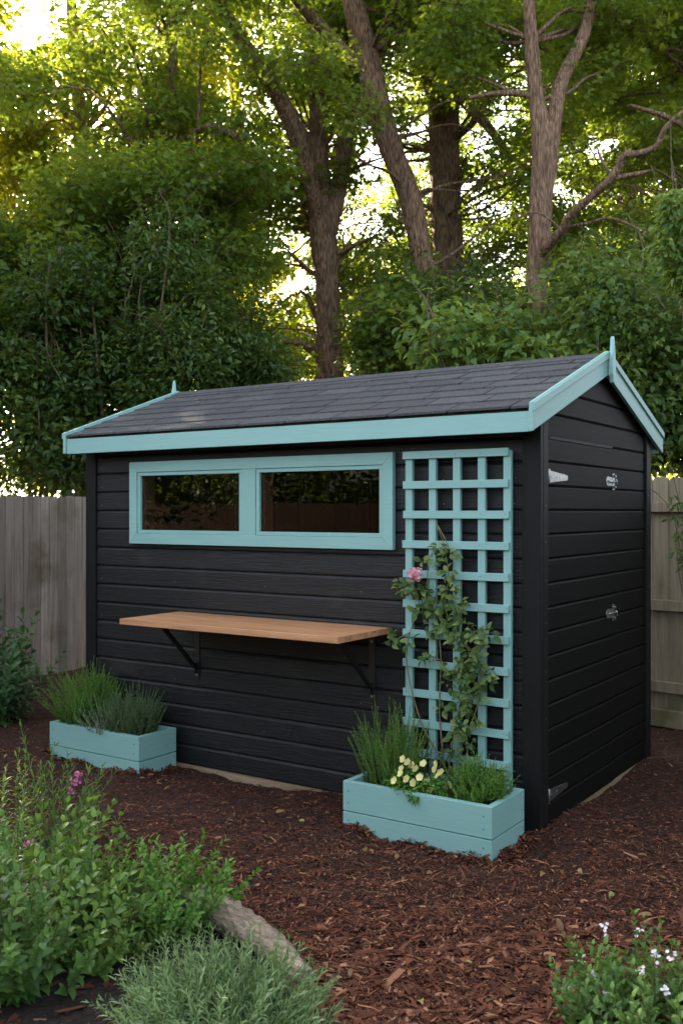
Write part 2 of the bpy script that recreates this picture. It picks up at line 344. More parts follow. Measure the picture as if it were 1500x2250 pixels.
# door hardware
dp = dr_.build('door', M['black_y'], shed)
sd = MB(); sd.box(.0045, .007, DY0+.02, DY1-.03, DZ1-.008, DZ1+.006)
tag(sd.build('door_rail', M['black_z'], dp, .001), 'thin lip along the top of the door')
def tee_hinge(zc, tilt=0):
    m = MB(); m.box(.0042, .0085, .068, .092, zc-.056, zc+.056)
    y0, y1 = .097, .345
    m.prism([(.0045, y0, zc-.030), (.0045, y1-.02, zc-.014+tilt), (.0045, y1, zc-.009+tilt), (.0045, y1, zc+.009+tilt), (.0045, y1-.02, zc+.014+tilt), (.0045, y0, zc+.030)], (.004, 0, 0))
    m.tube([(.0105, .096, zc-.036), (.0105, .096, zc+.036)], [.006, .006], 10)
    for y, z in ((.08, zc-.038), (.08, zc+.038), (.13, zc), (.20, zc+tilt*.6)): m.disc_y(.0088, y, z, .0048, .002, 10, 0)
    m.build('hinge', M['zinc'], dp, .0008)
tee_hinge(1.668); tee_hinge(.155)
def hasp(zc, yc, sc_=1.0):
    m = MB()
    pts = []
    for a in range(-90, 91, 20): pts.append((.0048, yc-.07-.05*sc_*math.cos(math.radians(a))*.6, zc+.026*math.sin(math.radians(a))))
    pts = [(.0048, yc, zc-.024)]+pts+[(.0048, yc, zc+.024)]
    m.prism(pts, (.004, 0, 0)); m.tube([(.013, yc-.075, zc), (.016, yc+.028, zc)], [.0065, .0065], 10)
    m.box(.0042, .009, yc+.006, yc+.036, zc-.045, zc+.045)
    for k in (-1, 1): m.tube([(.008, yc+.02, zc+k*.03), (.022, yc+.02, zc+k*.03)], [.008, .008], 8)
    m.tube([(.022, yc+.012, zc+.012), (.032, yc+.012, zc+.004), (.032, yc+.012, zc-.012), (.022, yc+.012, zc-.018)], [.004]*4, 8)
    return m.build('latch', M['zinc'], shed, .0006)
hasp(1.667, 1.012); hasp(.945, 1.012)
for z in (1.58, 1.22, .93, .55, .3):
    pass
nl = MB()
for z in (1.6, 1.43, 1.25, 1.05, .82, .6, .35):
    nl.disc_y(.0142, D-.045+random.uniform(-.01, .01), z, .003, .001, 8, 0); nl.disc_y(.0142, .05, z-.07, .0028, .001, 8, 0)
tag(nl.build('nails', M['zinc'], shed), 'row of small nail heads in the corner trims', None, None, 'stuff')
# window
win = MB()
fy0, fy1 = -.030, .0
w = .062
win.prism([(WX0, fy0, WZ0), (WX1, fy0, WZ0), (WX1-w, fy0, WZ0+w), (WX0+w, fy0, WZ0+w)], (0, .03-.001, 0))
win.prism([(WX0, fy0, WZ1), (WX0+w, fy0, WZ1-w), (WX1-w, fy0, WZ1-w), (WX1, fy0, WZ1)], (0, .03-.001, 0))
win.prism([(WX0, fy0, WZ0), (WX0+w, fy0, WZ0+w), (WX0+w, fy0, WZ1-w), (WX0, fy0, WZ1)], (0, .03-.001, 0))
win.prism([(WX1, fy0, WZ0), (WX1, fy0, WZ1), (WX1-w, fy0, WZ1-w), (WX1-w, fy0, WZ0+w)], (0, .03-.001, 0))
window = win.build('window', M['teal_x'], shed, .002)
ix0, ix1, iz0, iz1 = WX0+w, WX1-w, WZ0+w, WZ1-w
mx0, mx1 = -1.765, -1.665
def sash(x0, x1):
    m = MB(); t = .022; a, b = -.021, .012
    m.box(x0, x1, a, b, iz0+.001, iz0+t); m.box(x0, x1, a, b, iz1-t, iz1-.001); m.box(x0, x0+t, a, b, iz0+t, iz1-t); m.box(x1-t, x1, a, b, iz0+t, iz1-t)
    s = m.build('sash', M['teal_x'], window, .0015)
    g = MB().box(x0+t-.004, x1-t+.004, -.004, -.001, iz0+t-.004, iz1-t+.004)
    g.build('pane', M['glass'], window)
    return s
gm, nt, n, l, b = newmat('window_glass')
n.remove(b); gl = N(n, 'ShaderNodeBsdfGlossy'); gl.inputs['Roughness'].default_value = .01; gl.inputs['Color'].default_value = (.95, .93, .9, 1); tr = N(n, 'ShaderNodeBsdfTransparent'); tr.inputs[0].default_value = (.62, .58, .54, 1)
lw = N(n, 'ShaderNodeFresnel'); lw.inputs[0].default_value = 1.27; mm = N(n, 'ShaderNodeMixShader'); l.new(lw.outputs[0], mm.inputs[0]); l.new(tr.outputs[0], mm.inputs[1]); l.new(gl.outputs[0], mm.inputs[2])
l.new(mm.outputs[0], n['Material Output'].inputs[0]); M['glass'] = gm
sash(ix0+.001, mx0); sash(mx1, ix1-.001)
MB().box(mx0+.001, mx1-.001, -.027, .012, iz0-.0, iz1+.0).build('mullion', M['teal_z'], window, .0015)
for xj in (ix0, mx1): MB().box(xj+.023, xj+.036, .0125, .09, iz0+.005, iz1-.005).build('jamb', M['jamb'], window)
# roof
rf = MB()
for s, ye in ((-1, EF), (1, EB)):
    za = ZR-.012; zb = ZR-abs(ye-RY)*SL-.012
    rf.prism([(LX+.022, RY, za), (LX+.022, ye-s*.02, zb+.008), (LX+.022, ye-s*.02, zb-.010), (LX+.022, RY, za-.02)], (RX-LX-.044, 0, 0))
roof = tag(rf.build('roof', M['black_x'], shed), 'shallow pitched roof')
sh = MB(); NR = 7
for s, ye in ((-1, EF-.006), (1, EB+.006)):
    L = abs(ye-RY); ex = L/NR
    for r_ in range(NR):
        ya = ye-s*ex*r_; yb = ye-s*min(ex*(r_+1)+.02, L)
        x = LX+.021; first = True
        while x < RX-.022:
            wdt = random.choice((.30, .32, .34, .29, .33)) if not first else .12+.19*((r_*7) % 5)/5
            first = False
            x1 = min(x+wdt, RX-.021)
            if RX-.021-x1 < .05: x1 = RX-.021
            j = random.uniform(-.0012, .0012); jy = random.uniform(-.0025, .0025)
            lo = ZR-abs(ya-RY)*SL+.0105+j; hi = ZR-abs(yb-RY)*SL+.002
            g = .0048
            sh.add([(x+g, ya+jy, lo), (x1-g, ya+jy, lo), (x1-g, yb, hi), (x+g, yb, hi), (x+g, ya+jy, lo-.0115), (x1-g, ya+jy, lo-.0115), (x1-g, yb, hi-.006), (x+g, yb, hi-.006)],
                   [(0, 1, 2, 3), (4, 7, 6, 5), (0, 4, 5, 1), (1, 5, 6, 2), (2, 6, 7, 3), (3, 7, 4, 0)])
            x = x1
tag(sh.build('shingles', M['shingle'], roof), 'dark grey overlapping shingle tabs')
cp = MB()
for s in (-1, 1): cp.prism([(LX+.022, RY, ZR+.016), (LX+.022, RY+s*.075, ZR+.012-.075*SL), (LX+.022, RY+s*.075, ZR+.006-.075*SL), (LX+.022, RY, ZR+.008)], (RX-LX-.044, 0, 0))
cp.build('ridge_cap', M['shingle'], roof)
for ye, s in ((EF, -1), (EB, 1)):
    MB().box(LX+.022, RX-.022, ye, ye-s*.02, 1.862, 1.955 if s < 0 else 1.95).build('fascia', M['teal_x'], roof, .002)
MB().box(LX+.05, RX-.05, EF+.021, .0, 1.930, 1.942).build('soffit', M['black_x'], roof)
for X0, X1, sg in ((RX-.021, RX, 1), (LX, LX+.021, -1)):
    for s, ye in ((-1, EF-.012), (1, EB+.012)):
        zt = ZR-abs(ye-RY)*SL
        h = .118
        pts = [(X0, RY, ZR+.014), (X0, ye, zt+.014), (X0, ye, zt+.014-h), (X0, RY, ZR+.014-h)]
        bb = MB().prism(pts, (X1-X0, 0, 0)).build('bargeboard', M['teal_y'], roof, .002)
        xa, xb = (X1, X1+.010) if sg > 0 else (X0-.010, X0)
        c = MB().prism([(xa, RY, ZR+.024), (xa, ye, zt+.024), (xa, ye, zt-.012), (xa, RY, ZR-.012)], (xb-xa, 0, 0))
        xc = X0 if sg > 0 else X0-.0
        c.prism([(X0+.002, RY, ZR+.026), (X0+.002, ye, zt+.026), (X0+.002, ye, zt+.0145), (X0+.002, RY, ZR+.0145)], (X1-X0-.004, 0, 0))
        c.build('capping', M['teal_y'], roof, .0015)
for xx in (RX+.011, LX-.033):
    prof = [(0, .122), (.005, .105), (.010, .07), (.020, .02), (.027, -.04), (.027, -.08), (.017, -.105), (.012, -.128)]
    zc = ZR-.02
    pts = [(xx, RY+a, zc+b_) for a, b_ in prof[1:]]+[(xx, RY-a, zc+b_) for a, b_ in prof[1:][::-1]]+[(xx, RY, zc+prof[0][1])]
    MB().prism(pts, (.022, 0, 0)).build('finial', M['teal_z'], roof, .003)
# ------------------------------------------------------------------ SHELF
SX0, SX1, SY, SZ = -2.262, -.805, -.478, .91
shelf = thing('wall_shelf', 'warm reddish brown wooden shelf fixed to the black wall below the window', 'shelf', ((SX0+SX1)/2, -.2, .55))
ys = [0.0-.002, -.118, -.237, -.358, SY]
sb = MB()
for a, b_ in zip(ys[:-1], ys[1:]):
    sb.box(SX0+random.uniform(-.0005, .0005), SX1, b_+.0004, a-.0004, SZ-.031+random.uniform(-.0002, .0002), SZ+random.uniform(-.0003, .0003))
sb.build('board', M['cedar'], shelf, .0015)
def bracket(x):
    m = MB(); hw = .019; zt = SZ-.0315
    m.box(x-hw, x+hw, -.006, -.0005, .53, zt)
    m.box(x-hw, x+hw, -.40, -.0065, zt-.006, zt)
    m.tube([(x, -.012, .585), (x, -.30, zt-.010)], [.014, .014], 4)
    m.box(x-.003, x+.003, -.03, -.006, .56, .62)
    o = m.build('bracket', M['iron'], shelf, .001)
    for z in (.548, .83): MB().disc_y(x, -.006, z, .006, .003, 12).build('screw', M['zinc'], o)
bracket(-2.118); bracket(-.912)
hk = MB(); hk.tube([(-1.905, -.004, .862), (-1.905, -.03, .862), (-1.905, -.036, .852), (-1.905, -.034, .842)], [.003]*4, 8); hk.disc_y(-1.905, -.0005, .862, .008, .004, 10)
tag(hk.build('hook', M['zinc'], None, 0, (-1.905, 0, .862)), 'tiny metal hook screwed into the wall under the shelf', 'hook')
# ------------------------------------------------------------------ TRELLIS
tx0, tx1 = -.690, -.119
trel = thing('trellis', 'tall mint wooden lattice trellis on the wall beside the shed corner', 'trellis', ((tx0+tx1)/2, -.03, .1))
ty = -.024
for k in range(5):
    xc = tx0+.020+(tx1-tx0-.04)*k/4
    MB().box(xc-.0195, xc+.0195, ty-.022, ty, .10 if k in (0, 4) else .12, 1.79).build('upright', M['teal_z'], trel, .0015)
for k in range(11):
    zc = 1.782-.1474*k
    MB().box(tx0-.008+random.uniform(-.003, .003), tx1-.008+random.uniform(-.002, .002), ty-.036, ty-.0225, zc-.019, zc+.019).build('rail', M['teal_x'], trel, .0015)
m = MB()
for k in range(5): 
    xc = tx0+.020+(tx1-tx0-.04)*k/4
    for r_ in range(11):
        if random.random() < .55: m.disc_y(xc+random.uniform(-.004, .004), ty-.036, 1.782-.1474*r_+random.uniform(-.004, .004), .0022, .001, 8)
tag(m.build('nails', M['nail'], trel), None, None, None, 'stuff')
# ------------------------------------------------------------------ PLANTERS
def planter(x0, x1, y0, y1, zt, seam, label):
    t = thing('planter_box', label, 'planter', ((x0+x1)/2, (y0+y1)/2, 0), 'mint planter boxes beside the shed')
    th = .032
    for zl, zh in ((-.06, seam-.0022), (seam+.0022, zt)):
        MB().box(x0, x1, y0, y0+th, zl, zh).build('front_board', M['teal_x'], t, .002)
        MB().box(x0, x1, y1-th, y1, zl, zh).build('back_board', M['teal_x'], t, .002)
        for xa, xb in ((x0+.0005, x0+th), (x1-th, x1-.0005)):
            MB().box(xa, xb, y0+th+.0006, y1-th-.0006, zl, zh-.0006).build('end_board', M['teal_y'], t, .002)
    n_ = MB()
    for zc in (zt-.045, zt-.10, seam-.04, seam-.085):
        for xc in (x0+.03, x1-.04): n_.disc_y(xc, y0, zc, .0034, .0008, 8)
        n_.disc_y(x1, y1-.016, zc+.01, .003, .0008, 8, 0)
    tag(n_.build('nails', M['nail'], t), None, None, None, 'stuff')
    s = MB(); gx = np.linspace(x0+th, x1-th, 26); gy = np.linspace(y0+th, y1-th, 12)
    vv = [(x, y, zt-.035+random.uniform(-.008, .008)) for y in gy for x in gx]
    ff = [(j*26+i, j*26+i+1, (j+1)*26+i+1, (j+1)*26+i) for j in range(11) for i in range(25)]
    s.add(vv, ff); s.build('soil', M['soil'], t)
    return t
planter(-.79, -.024, -.456, -.112, .234, .0935, 'larger mint planter box in front of the trellis, holding pale yellow flowers')
planter(-3.0, -2.245, -.348, -.045, .230, .090, 'mint planter box under the left end of the shelf, full of feathery herbs only')
# ------------------------------------------------------------------ FENCES
def fence(a, b_, h0, h1, name_mat, label, bw=.092, rails=None, dog=False, rail_side=1, kick=False):
    a = np.array(a, float); b_ = np.array(b_, float); L = np.linalg.norm(b_-a); u = (b_-a)/L; nn = np.array([-u[1], u[0]])*rail_side
    t = thing('wooden_fence', label, 'fence', (a[0], a[1], 0)); m = MB(); n_ = int(L/bw)
    for i in range(n_):
        p = a+u*bw*i; q = a+u*(bw*(i+1)-.005); hh = h0+(h1-h0)*i/n_+random.uniform(-.008, .008); off = nn*random.uniform(-.003, .003); dd = -nn*.018
        if dog: prof = [(0, -.03), (1, -.03), (1, hh-.022), (.92, hh-.006), (.75, hh), (.25, hh), (.08, hh-.006), (0, hh-.022)]
        else: prof = [(0, -.03), (1, -.03), (1, hh-.008), (.8, hh), (.2, hh), (0, hh-.006)]
        pts = [np.array([*(p+(q-p)*s_+off), z]) for s_, z in prof]
        m.prism(pts, (dd[0], dd[1], 0))
    m.build('boards', name_mat, t, .002)
    for z0, z1 in (rails or []):
        r_ = MB(); c = a+nn*.006; e = b_+nn*.006
        r_.prism([np.array([*c, z0]), np.array([*e, z0]), np.array([*e, z1]), np.array([*c, z1])], (nn[0]*.04, nn[1]*.04, 0)); r_.build('rail', name_mat, t, .003)
    return t
pa = P(-420, 1125, 7.4)[:2]; pb = P(330, 1125, 10.0)[:2]
fence(pa, pb, 1.645, 1.645, M['fence'], 'weathered grey fence of close upright boards at the left of the shed')
pa = P(1300, 1125, 7.25)[:2]; pb = P(2300, 1125, 5.4)[:2]
fence(pa, pb, 1.745, 1.745, M['fence_green'], 'brown fence with cross rails and rounded board tops behind the shed on the right', .118, [(1.50, 1.565), (.81, .885), (.24, .315), (.0, .12)], True, -1)
fence((-16, -7.0), (4.5, -7.0), 1.62, 1.62, M['fence_back'], 'reddish board fence seen reflected in the shed window', .11, None, False, 1)
# ------------------------------------------------------------------ GROUND
def gh(x, y):
    h = .010*np.sin(x*3.1+1.2*np.sin(y*2.2))+.009*np.sin(y*4.3+x*1.7+.6)+.006*np.sin(x*9.1+y*6.7)+.005*np.sin(x*14.7-y*11.3)+.003*np.sin(x*31-y*23)
    h = h+.006-.048*np.exp(-((x+1.75)/.42)**2-((y+.03)/.22)**2)-.035*np.exp(-((x-.0)/.25)**2-((y-1.0)/.45)**2)
    for (a, b_, c, d) in ((-.79, -.024, -.456, -.112), (-3.0, -2.245, -.348, -.045)):
        dx = np.maximum(np.maximum(a-x, x-b_), 0); dy = np.maximum(np.maximum(c-y, y-d), 0)
        h = h+.014*np.exp(-(dx*dx+dy*dy)/.01)*(.5+.5*np.sin(x*17+y*9))
    return h
def soft(a, lo, hi, step, far):
    c = np.arange(lo, hi+1e-6, step); o = [12, 20, 35, far]
    return np.concatenate([[-v for v in o[::-1]], c, o])
gx = soft(0, -7, 5, .035, 90); gy = soft(0, -5, 8, .035, 90)
X, Y = np.meshgrid(gx, gy); H = gh(X, Y)+R.normal(size=X.shape)*.002
V = np.stack([X, Y, H], -1).reshape(-1, 3); nx = len(gx)
ii = (np.arange(len(gy)-1)[:, None]*nx+np.arange(nx-1)[None]).ravel()
me = np_mesh('ground', V, np.stack([ii, ii+1, ii+nx+1, ii+nx], 1), M['mulch_bed'], None, True)
tag(link('ground', me), None, None, None, 'structure')
def bed_edge(px, py):      # True where the dark planted bed is
    return None
# wood chips
def chips(n, pyr, lr, wr):
    px = R.uniform(-150, 1750, n); t = R.random(n); py = pyr[0]+(pyr[1]-pyr[0])*t**.8
    Z = 1.5*F/(py-1125); p = EYE+FW*Z[:, None]+RT*((px-750)/F*Z)[:, None]; x, y = p[:, 0], p[:, 1]
    k = ~((x > W0) & (x < .0) & (y > .02) & (y < D)) & ~((x > -.785) & (x < -.03) & (y > -.45) & (y < -.12)) & ~((x > -2.99) & (x < -2.25) & (y > -.34) & (y < -.05))
    x, y, Z = x[k], y[k], Z[k]; n = len(x)
    ln = R.lognormal(0, .45, n)*lr; wd = R.lognormal(0, .35, n)*wr
    a = R.uniform(0, 2*math.pi, n); d = np.stack([np.cos(a), np.sin(a), R.normal(size=n)*.22], 1)
    nm = np.stack([R.normal(size=n)*.35, R.normal(size=n)*.35, np.ones(n)], 1)
    z = gh(x, y)+.004+R.random(n)*.012
    # template z is scaled by length: keep curl small through the along-vector
    rr = np.clip(R.beta(1.6, 2.2, n)+(R.random(n) < .03)*.5, 0, 1)
    return (np.stack([x, y, z], 1)-d*ln[:, None]*.5, d, nm, ln, wd, 'chip', rr)
def edge_chips(n, x0, x1, y0, y1):
    sd = R.integers(0, 3, n); u = R.random(n); o = np.abs(R.normal(size=n))*.03
    x = np.where(sd == 0, x0+(x1-x0)*u, np.where(sd == 1, x1+o, x0-o)); y = np.where(sd == 0, y0-o, y0+(y1-y0)*u)
    a = R.uniform(0, 2*math.pi, n); d = np.stack([np.cos(a), np.sin(a), np.abs(R.normal(size=n))*.5], 1); nm = np.array([0, 0, 1])+R.normal(size=(n, 3))*.5
    ln = R.lognormal(0, .4, n)*.017; z = gh(x, y)+np.maximum(.03-o*.6, 0)*R.random(n)*(.6+.6*np.sin(x*23+y*31))
    return (np.stack([x, y, z], 1), d, nm, ln, ln*.35, 'chip', R.beta(1.6, 2.2, n))
TPL['chip'][0][:, 2] *= .14
leaf_obj('bark_mulch', M['chip'], [chips(9000, (1800, 2420), .034, .0085), chips(45000, (1560, 2420), .018, .005), chips(75000, (1480, 2400), .012, .0038), chips(5500, (1500, 2400), .050, .0028), chips(5200, (2050, 2420), .046, .015), edge_chips(2600, -.79, -.024, -.456, -.112), edge_chips(1800, -3.0, -2.245, -.348, -.045)])
tag(bpy.data.objects['bark_mulch'], None, None, None, 'stuff')
M['dry'] = leaf_mat('dry_leaf', [(.10, .05, .02), (.20, .11, .04), (.30, .19, .07), (.22, .24, .06)], (.3, .2, .05), .15)
n_ = 260; fx = R.uniform(-3.6, 2.6, n_); fy = R.uniform(-3.0, .0, n_); k = ~((fx > -.82) & (fx < .0) & (fy > -.47)) & ~((fx < -2.2) & (fy > -.36)); fx, fy = fx[k], fy[k]; n_ = len(fx)
L = R.uniform(.02, .05, n_); tag(leaf_obj('fallen_leaves', M['dry'], [(np.stack([fx, fy, gh(fx, fy)+.018], 1), np.concatenate([R.normal(size=(n_, 2)), R.normal(size=(n_, 1))*.2], 1), np.array([0, 0, 1])+R.normal(size=(n_, 3))*.3, L, L*.7, 'ovate')]), None, None, None, 'stuff')
nm_ = MB()
for i in range(16):
    for x_ in (-2.93, -2.30, -1.62, -.98, -.50, -.12):
        z_ = ZB+PITCH*(i+.28)
        if WX0-.02 < x_ < WX1+.02 and WZ0-.02 < z_ < WZ1+.02: continue
        nm_.disc_y(x_+random.uniform(-.004, .004), .0012, z_+random.uniform(-.004, .004), .0030, .0015, 8)
tag(nm_.build('nails', M['zinc'], shed), None, None, None, 'stuff')
# ------------------------------------------------------------------ TREES
def limb(mb, pts, seg=12, rough=.05, sub=6):
    """pts: (px, py, Z, width px)"""
    mb.tube([P(a, b_, c) for a, b_, c, w_ in pts], [w_*.5/F*c for a, b_, c, w_ in pts], seg, rough, sub, False)
WOOD = []
def wood_tree(label, px, Z, limbs, mat='maple', group='trees of the wood behind the fence', vis=True):
    base = P(px, 1125, Z); base[2] = 0
    t = thing('maple_tree', label, 'tree', base, group)
    WOOD.append(dict(t=t, px=px, Z=Z, base=base, limbs=limbs, mat=mat, cl=[], mb=MB())); return WOOD[-1]
def zpy(Z, z=-.05): return 1125+(1.5-z)*F/Z
wood_tree('brown trunk forking into two upright stems near the middle of the wood', 722, 13.0,
          [[(725, zpy(13), 13, 80), (724, 835, 13, 62), (722, 740, 13, 56), (718, 620, 13, 52), (708, 490, 13, 62), (700, 330, 13, 42), (697, 170, 13, 36), (690, 20, 13, 32), (684, -300, 13, 18)],
           [(714, 520, 13, 44), (738, 440, 13, 38), (757, 320, 13.1, 34), (775, 190, 13.2, 30), (800, 20, 13.4, 26), (830, -260, 13.6, 12)],
           [(706, 520, 13, 30), (690, 430, 12.8, 36), (655, 310, 12.6, 42), (608, 205, 12.3, 36), (545, 110, 12, 32), (480, 0, 11.7, 28), (420, -170, 11.4, 16)],
           [(712, 800, 13, 26), (690, 770, 12.8, 26), (655, 752, 12.5, 20), (600, 745, 12.2, 14), (545, 735, 12, 8)],
           [(735, 560, 13, 12), (775, 540, 12.9, 10), (830, 520, 12.8, 6)], [(752, 380, 13, 8), (800, 360, 12.9, 7), (845, 345, 12.8, 4)]])
wood_tree('leaning pale brown trunk slanting up to the left across the sky gap', 925, 12.0,
          [[(975, zpy(12), 12, 56), (955, 760, 12, 50), (930, 590, 12, 46), (903, 445, 12, 50), (850, 300, 12, 52), (806, 130, 12, 58), (775, 0, 12, 50), (745, -200, 12, 34)],
           [(812, 165, 12, 34), (770, 130, 11.9, 32), (715, 70, 11.8, 30), (650, -5, 11.7, 26), (590, -120, 11.6, 14)],
           [(915, 560, 12, 7), (860, 420, 12, 3)]])
wood_tree('thickest trunk of the wood, dark furrowed bark, with a limb descending to the right', 980, 14.0,
          [[(1000, zpy(14), 14, 92), (990, 810, 14, 76), (988, 640, 14, 72), (980, 480, 14, 68), (975, 330, 14, 66), (972, 200, 14, 74), (945, 60, 14, 44), (925, -120, 14, 30)],
           [(975, 250, 14, 50), (995, 170, 14, 44), (1003, 60, 14, 36), (1010, -120, 14, 26)],
           [(985, 240, 14, 36), (1015, 195, 13.8, 30), (1050, 130, 13.6, 26), (1110, 70, 13.4, 20), (1180, 10, 13.2, 12)],
           [(920, 120, 13.7, 14), (965, 180, 13.5, 24), (1010, 215, 13.3, 24), (1060, 265, 13.1, 22), (1095, 310, 13, 16), (1125, 350, 12.9, 9)],
           [(1010, 560, 14, 14), (960, 470, 13.9, 10), (900, 440, 13.8, 6)]])
wood_tree('slimmer trunk with a sunlit side and a long crooked branch reaching right', 1185, 10.2,
          [[(1178, zpy(10.2), 10.2, 54), (1178, 690, 10.2, 48), (1183, 560, 10.2, 50), (1188, 440, 10.2, 50), (1196, 330, 10.2, 58), (1178, 220, 10.2, 34), (1166, 90, 10.2, 30), (1158, -60, 10.2, 22)],
           [(1200, 370, 10.2, 40), (1216, 270, 10.2, 36), (1232, 180, 10.3, 32), (1280, 80, 10.4, 28), (1310, -40, 10.5, 18)],
           [(1180, 570, 10.2, 26), (1205, 535, 10.0, 26), (1237, 502, 9.8, 20), (1248, 478, 9.7, 18), (1300, 430, 9.5, 18), (1345, 390, 9.3, 20), (1372, 342, 9.2, 18), (1400, 338, 9.1, 15), (1440, 322, 9.0, 13), (1462, 280, 8.9, 12), (1510, 235, 8.8, 8)],
           [(1170, 215, 10.2, 14), (1140, 205, 10.2, 14), (1085, 206, 10.3, 12), (1030, 215, 10.4, 7)],
           [(1345, 392, 9.3, 13), (1390, 384, 9.2, 12), (1430, 375, 9.1, 7)], [(1240, 500, 9.8, 8), (1290, 490, 9.7, 6), (1345, 480, 9.6, 6), (1420, 512, 9.5, 5)],
           [(1345, 390, 9.4, 7), (1320, 350, 9.4, 6), (1310, 320, 9.4, 4)], [(1235, 505, 9.8, 6), (1180, 467, 9.8, 5), (1130, 480, 9.8, 3)]])
wood_tree('slender far trunk standing just left of the forked tree', 535, 19.0,
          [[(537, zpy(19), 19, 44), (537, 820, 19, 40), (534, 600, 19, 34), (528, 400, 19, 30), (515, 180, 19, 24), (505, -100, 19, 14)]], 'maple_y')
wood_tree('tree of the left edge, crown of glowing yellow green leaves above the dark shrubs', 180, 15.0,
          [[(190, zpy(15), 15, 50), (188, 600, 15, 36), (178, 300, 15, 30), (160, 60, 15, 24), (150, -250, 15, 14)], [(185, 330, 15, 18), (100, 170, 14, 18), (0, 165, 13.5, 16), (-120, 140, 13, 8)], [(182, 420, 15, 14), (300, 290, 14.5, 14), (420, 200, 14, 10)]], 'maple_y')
wood_tree('tree of the upper left with drooping leafy boughs in front of the glow', 380, 11.5,
          [[(350, zpy(11.5), 11.5, 40), (365, 650, 11.5, 30), (372, 400, 11.5, 24), (380, 100, 11.5, 20), (390, -250, 11.5, 12)], [(372, 330, 11.5, 12), (450, 280, 11, 16), (505, 292, 10.9, 18), (535, 310, 10.8, 6)]], 'maple')
wood_tree('tree beyond the left picture edge whose boughs hang in at the top corner', -260, 12.5,
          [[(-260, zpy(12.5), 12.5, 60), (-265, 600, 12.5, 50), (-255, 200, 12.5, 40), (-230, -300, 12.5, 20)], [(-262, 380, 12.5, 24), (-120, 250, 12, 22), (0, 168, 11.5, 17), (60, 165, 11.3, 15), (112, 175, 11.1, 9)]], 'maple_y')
wood_tree('tree beyond the right picture edge with boughs over the corner', 1620, 11.5,
          [[(1640, zpy(11.5), 11.5, 60), (1635, 600, 11.5, 50), (1620, 200, 11.5, 40), (1600, -300, 11.5, 20)], [(1630, 450, 11.5, 20), (1560, 330, 11, 16), (1480, 265, 10.5, 12), (1380, 230, 10.2, 7)]], 'maple')
wood_tree('farther tree filling the right of the wood with leafy boughs', 1380, 16.0,
          [[(1380, zpy(16), 16, 46), (1384, 600, 16, 36), (1375, 300, 16, 30), (1365, -200, 16, 16)]], 'maple')
# crown clumps across the wood
GR = np.array([[.45, .62, .7, .75, .8, .75, .85, .9, .95, .95], [.8, .65, .7, .75, .7, .6, .8, .65, .8, .9], [.8, .8, .85, .85, .6, .42, .65, .5, .8, .9], [.9, .85, 1, .95, .7, .28, .5, .6, .7, .75],
               [.95, .9, .95, .9, .7, .30, .6, .6, .7, .65], [1, 1, 1, .9, .6, .5, .65, .4, .9, .95], [1, 1, 1, 1, .7, .9, .9, .6, .95, 1], [.9, .9, .9, .8, .6, .9, 1, .9, 1, 1], [.5]*10])
def dens(px, py):
    c = min(max((px-75)/150, 0), 8.999); r_ = min(max((py-50)/100, 0), 7.999); i, j = int(r_), int(c); a, b_ = r_-i, c-j
    return (GR[i, j]*(1-a)*(1-b_)+GR[i+1, j]*a*(1-b_)+GR[i, j+1]*(1-a)*b_+GR[i+1, j+1]*a*b_)
GAPS = [(835, 375, 52, 85), (655, 540, 45, 60), (640, 285, 30, 40), (880, 180, 40, 60), (1105, 245, 50, 50), (1110, 545, 40, 50), (1085, 420, 40, 40), (1345, 310, 55, 26), (1300, 500, 60, 30), (660, 620, 36, 50), (790, 520, 36, 40), (55, 18, 50, 30), (1030, 330, 26, 60),
        (1130, 130, 35, 40), (1255, 420, 40, 40), (925, 330, 22, 80), (600, 60, 30, 40), (210, 240, 26, 16), (1440, 170, 40, 30)]
def gapped(px, py, m=0.0):
    for a, b_, c, d in GAPS:
        if ((px-a)/(c+m))**2+((py-b_)/(d+m))**2 < 1: return True
    return False
cnt = 0; tries = 0
def add_clump(px, py, Z, r):
    p = P(px, py, Z)
    if p[2] < 2.3: return
    best = min(WOOD, key=lambda w_: (abs((px-750)/F*Z-(w_['px']-750)/F*w_['Z'])*1.0)**2+((Z-w_['Z'])*.9)**2)
    best['cl'].append((p, r))
while cnt < 620:
    px = random.uniform(-60, 1560); py = random.uniform(-40, 800); Z = random.uniform(10.2, 18.5); r = random.uniform(.32, .72)
    if random.random() > dens(px, py)**1.6: continue
    if px > 1100 and py > 560 and random.random() < .5: continue
    if gapped(px, py, r*.62*F/Z): continue
    if abs(px-722) < 38+r*.8*F/Z and py > 440 and Z < 13.3: continue
    if abs(px-985) < 70 and 200 < py < 700 and Z < 14.2 and random.random() < .85: continue
    if abs(px-900-(450-py)*.28*-1+0) < 55 and py < 560 and Z < 12.2: continue
    if abs(px-1185) < 55 and Z < 10.9 and random.random() < .8: continue
    add_clump(px, py, Z, r); cnt += 1
cnt = 0
while cnt < 480:          # lighter sprays between and behind the trunks
    px = random.uniform(580, 1540); py = random.uniform(0, 700); Z = random.uniform(12.2, 18); r = random.uniform(.25, .45)
    if gapped(px, py, -14.5) or (abs(px-722) < 38+r*.8*F/Z and py > 440 and Z < 13.3) or (abs(px-984) < 30+r*.7*F/Z and 210 < py < 660 and Z < 14.3): continue
    add_clump(px, py, Z, r); cnt += 1
for _ in range(400):          # crowns above and beside the frame
    px = random.uniform(-1500, 2600); py = random.uniform(-1150, -40) if random.random() < .62 else random.uniform(-300, 620)
    if -60 < px < 1560 and py > -40: continue
    Z = random.uniform(10, 18); add_clump(px, py, Z, random.uniform(.5, .95))
tot = 0
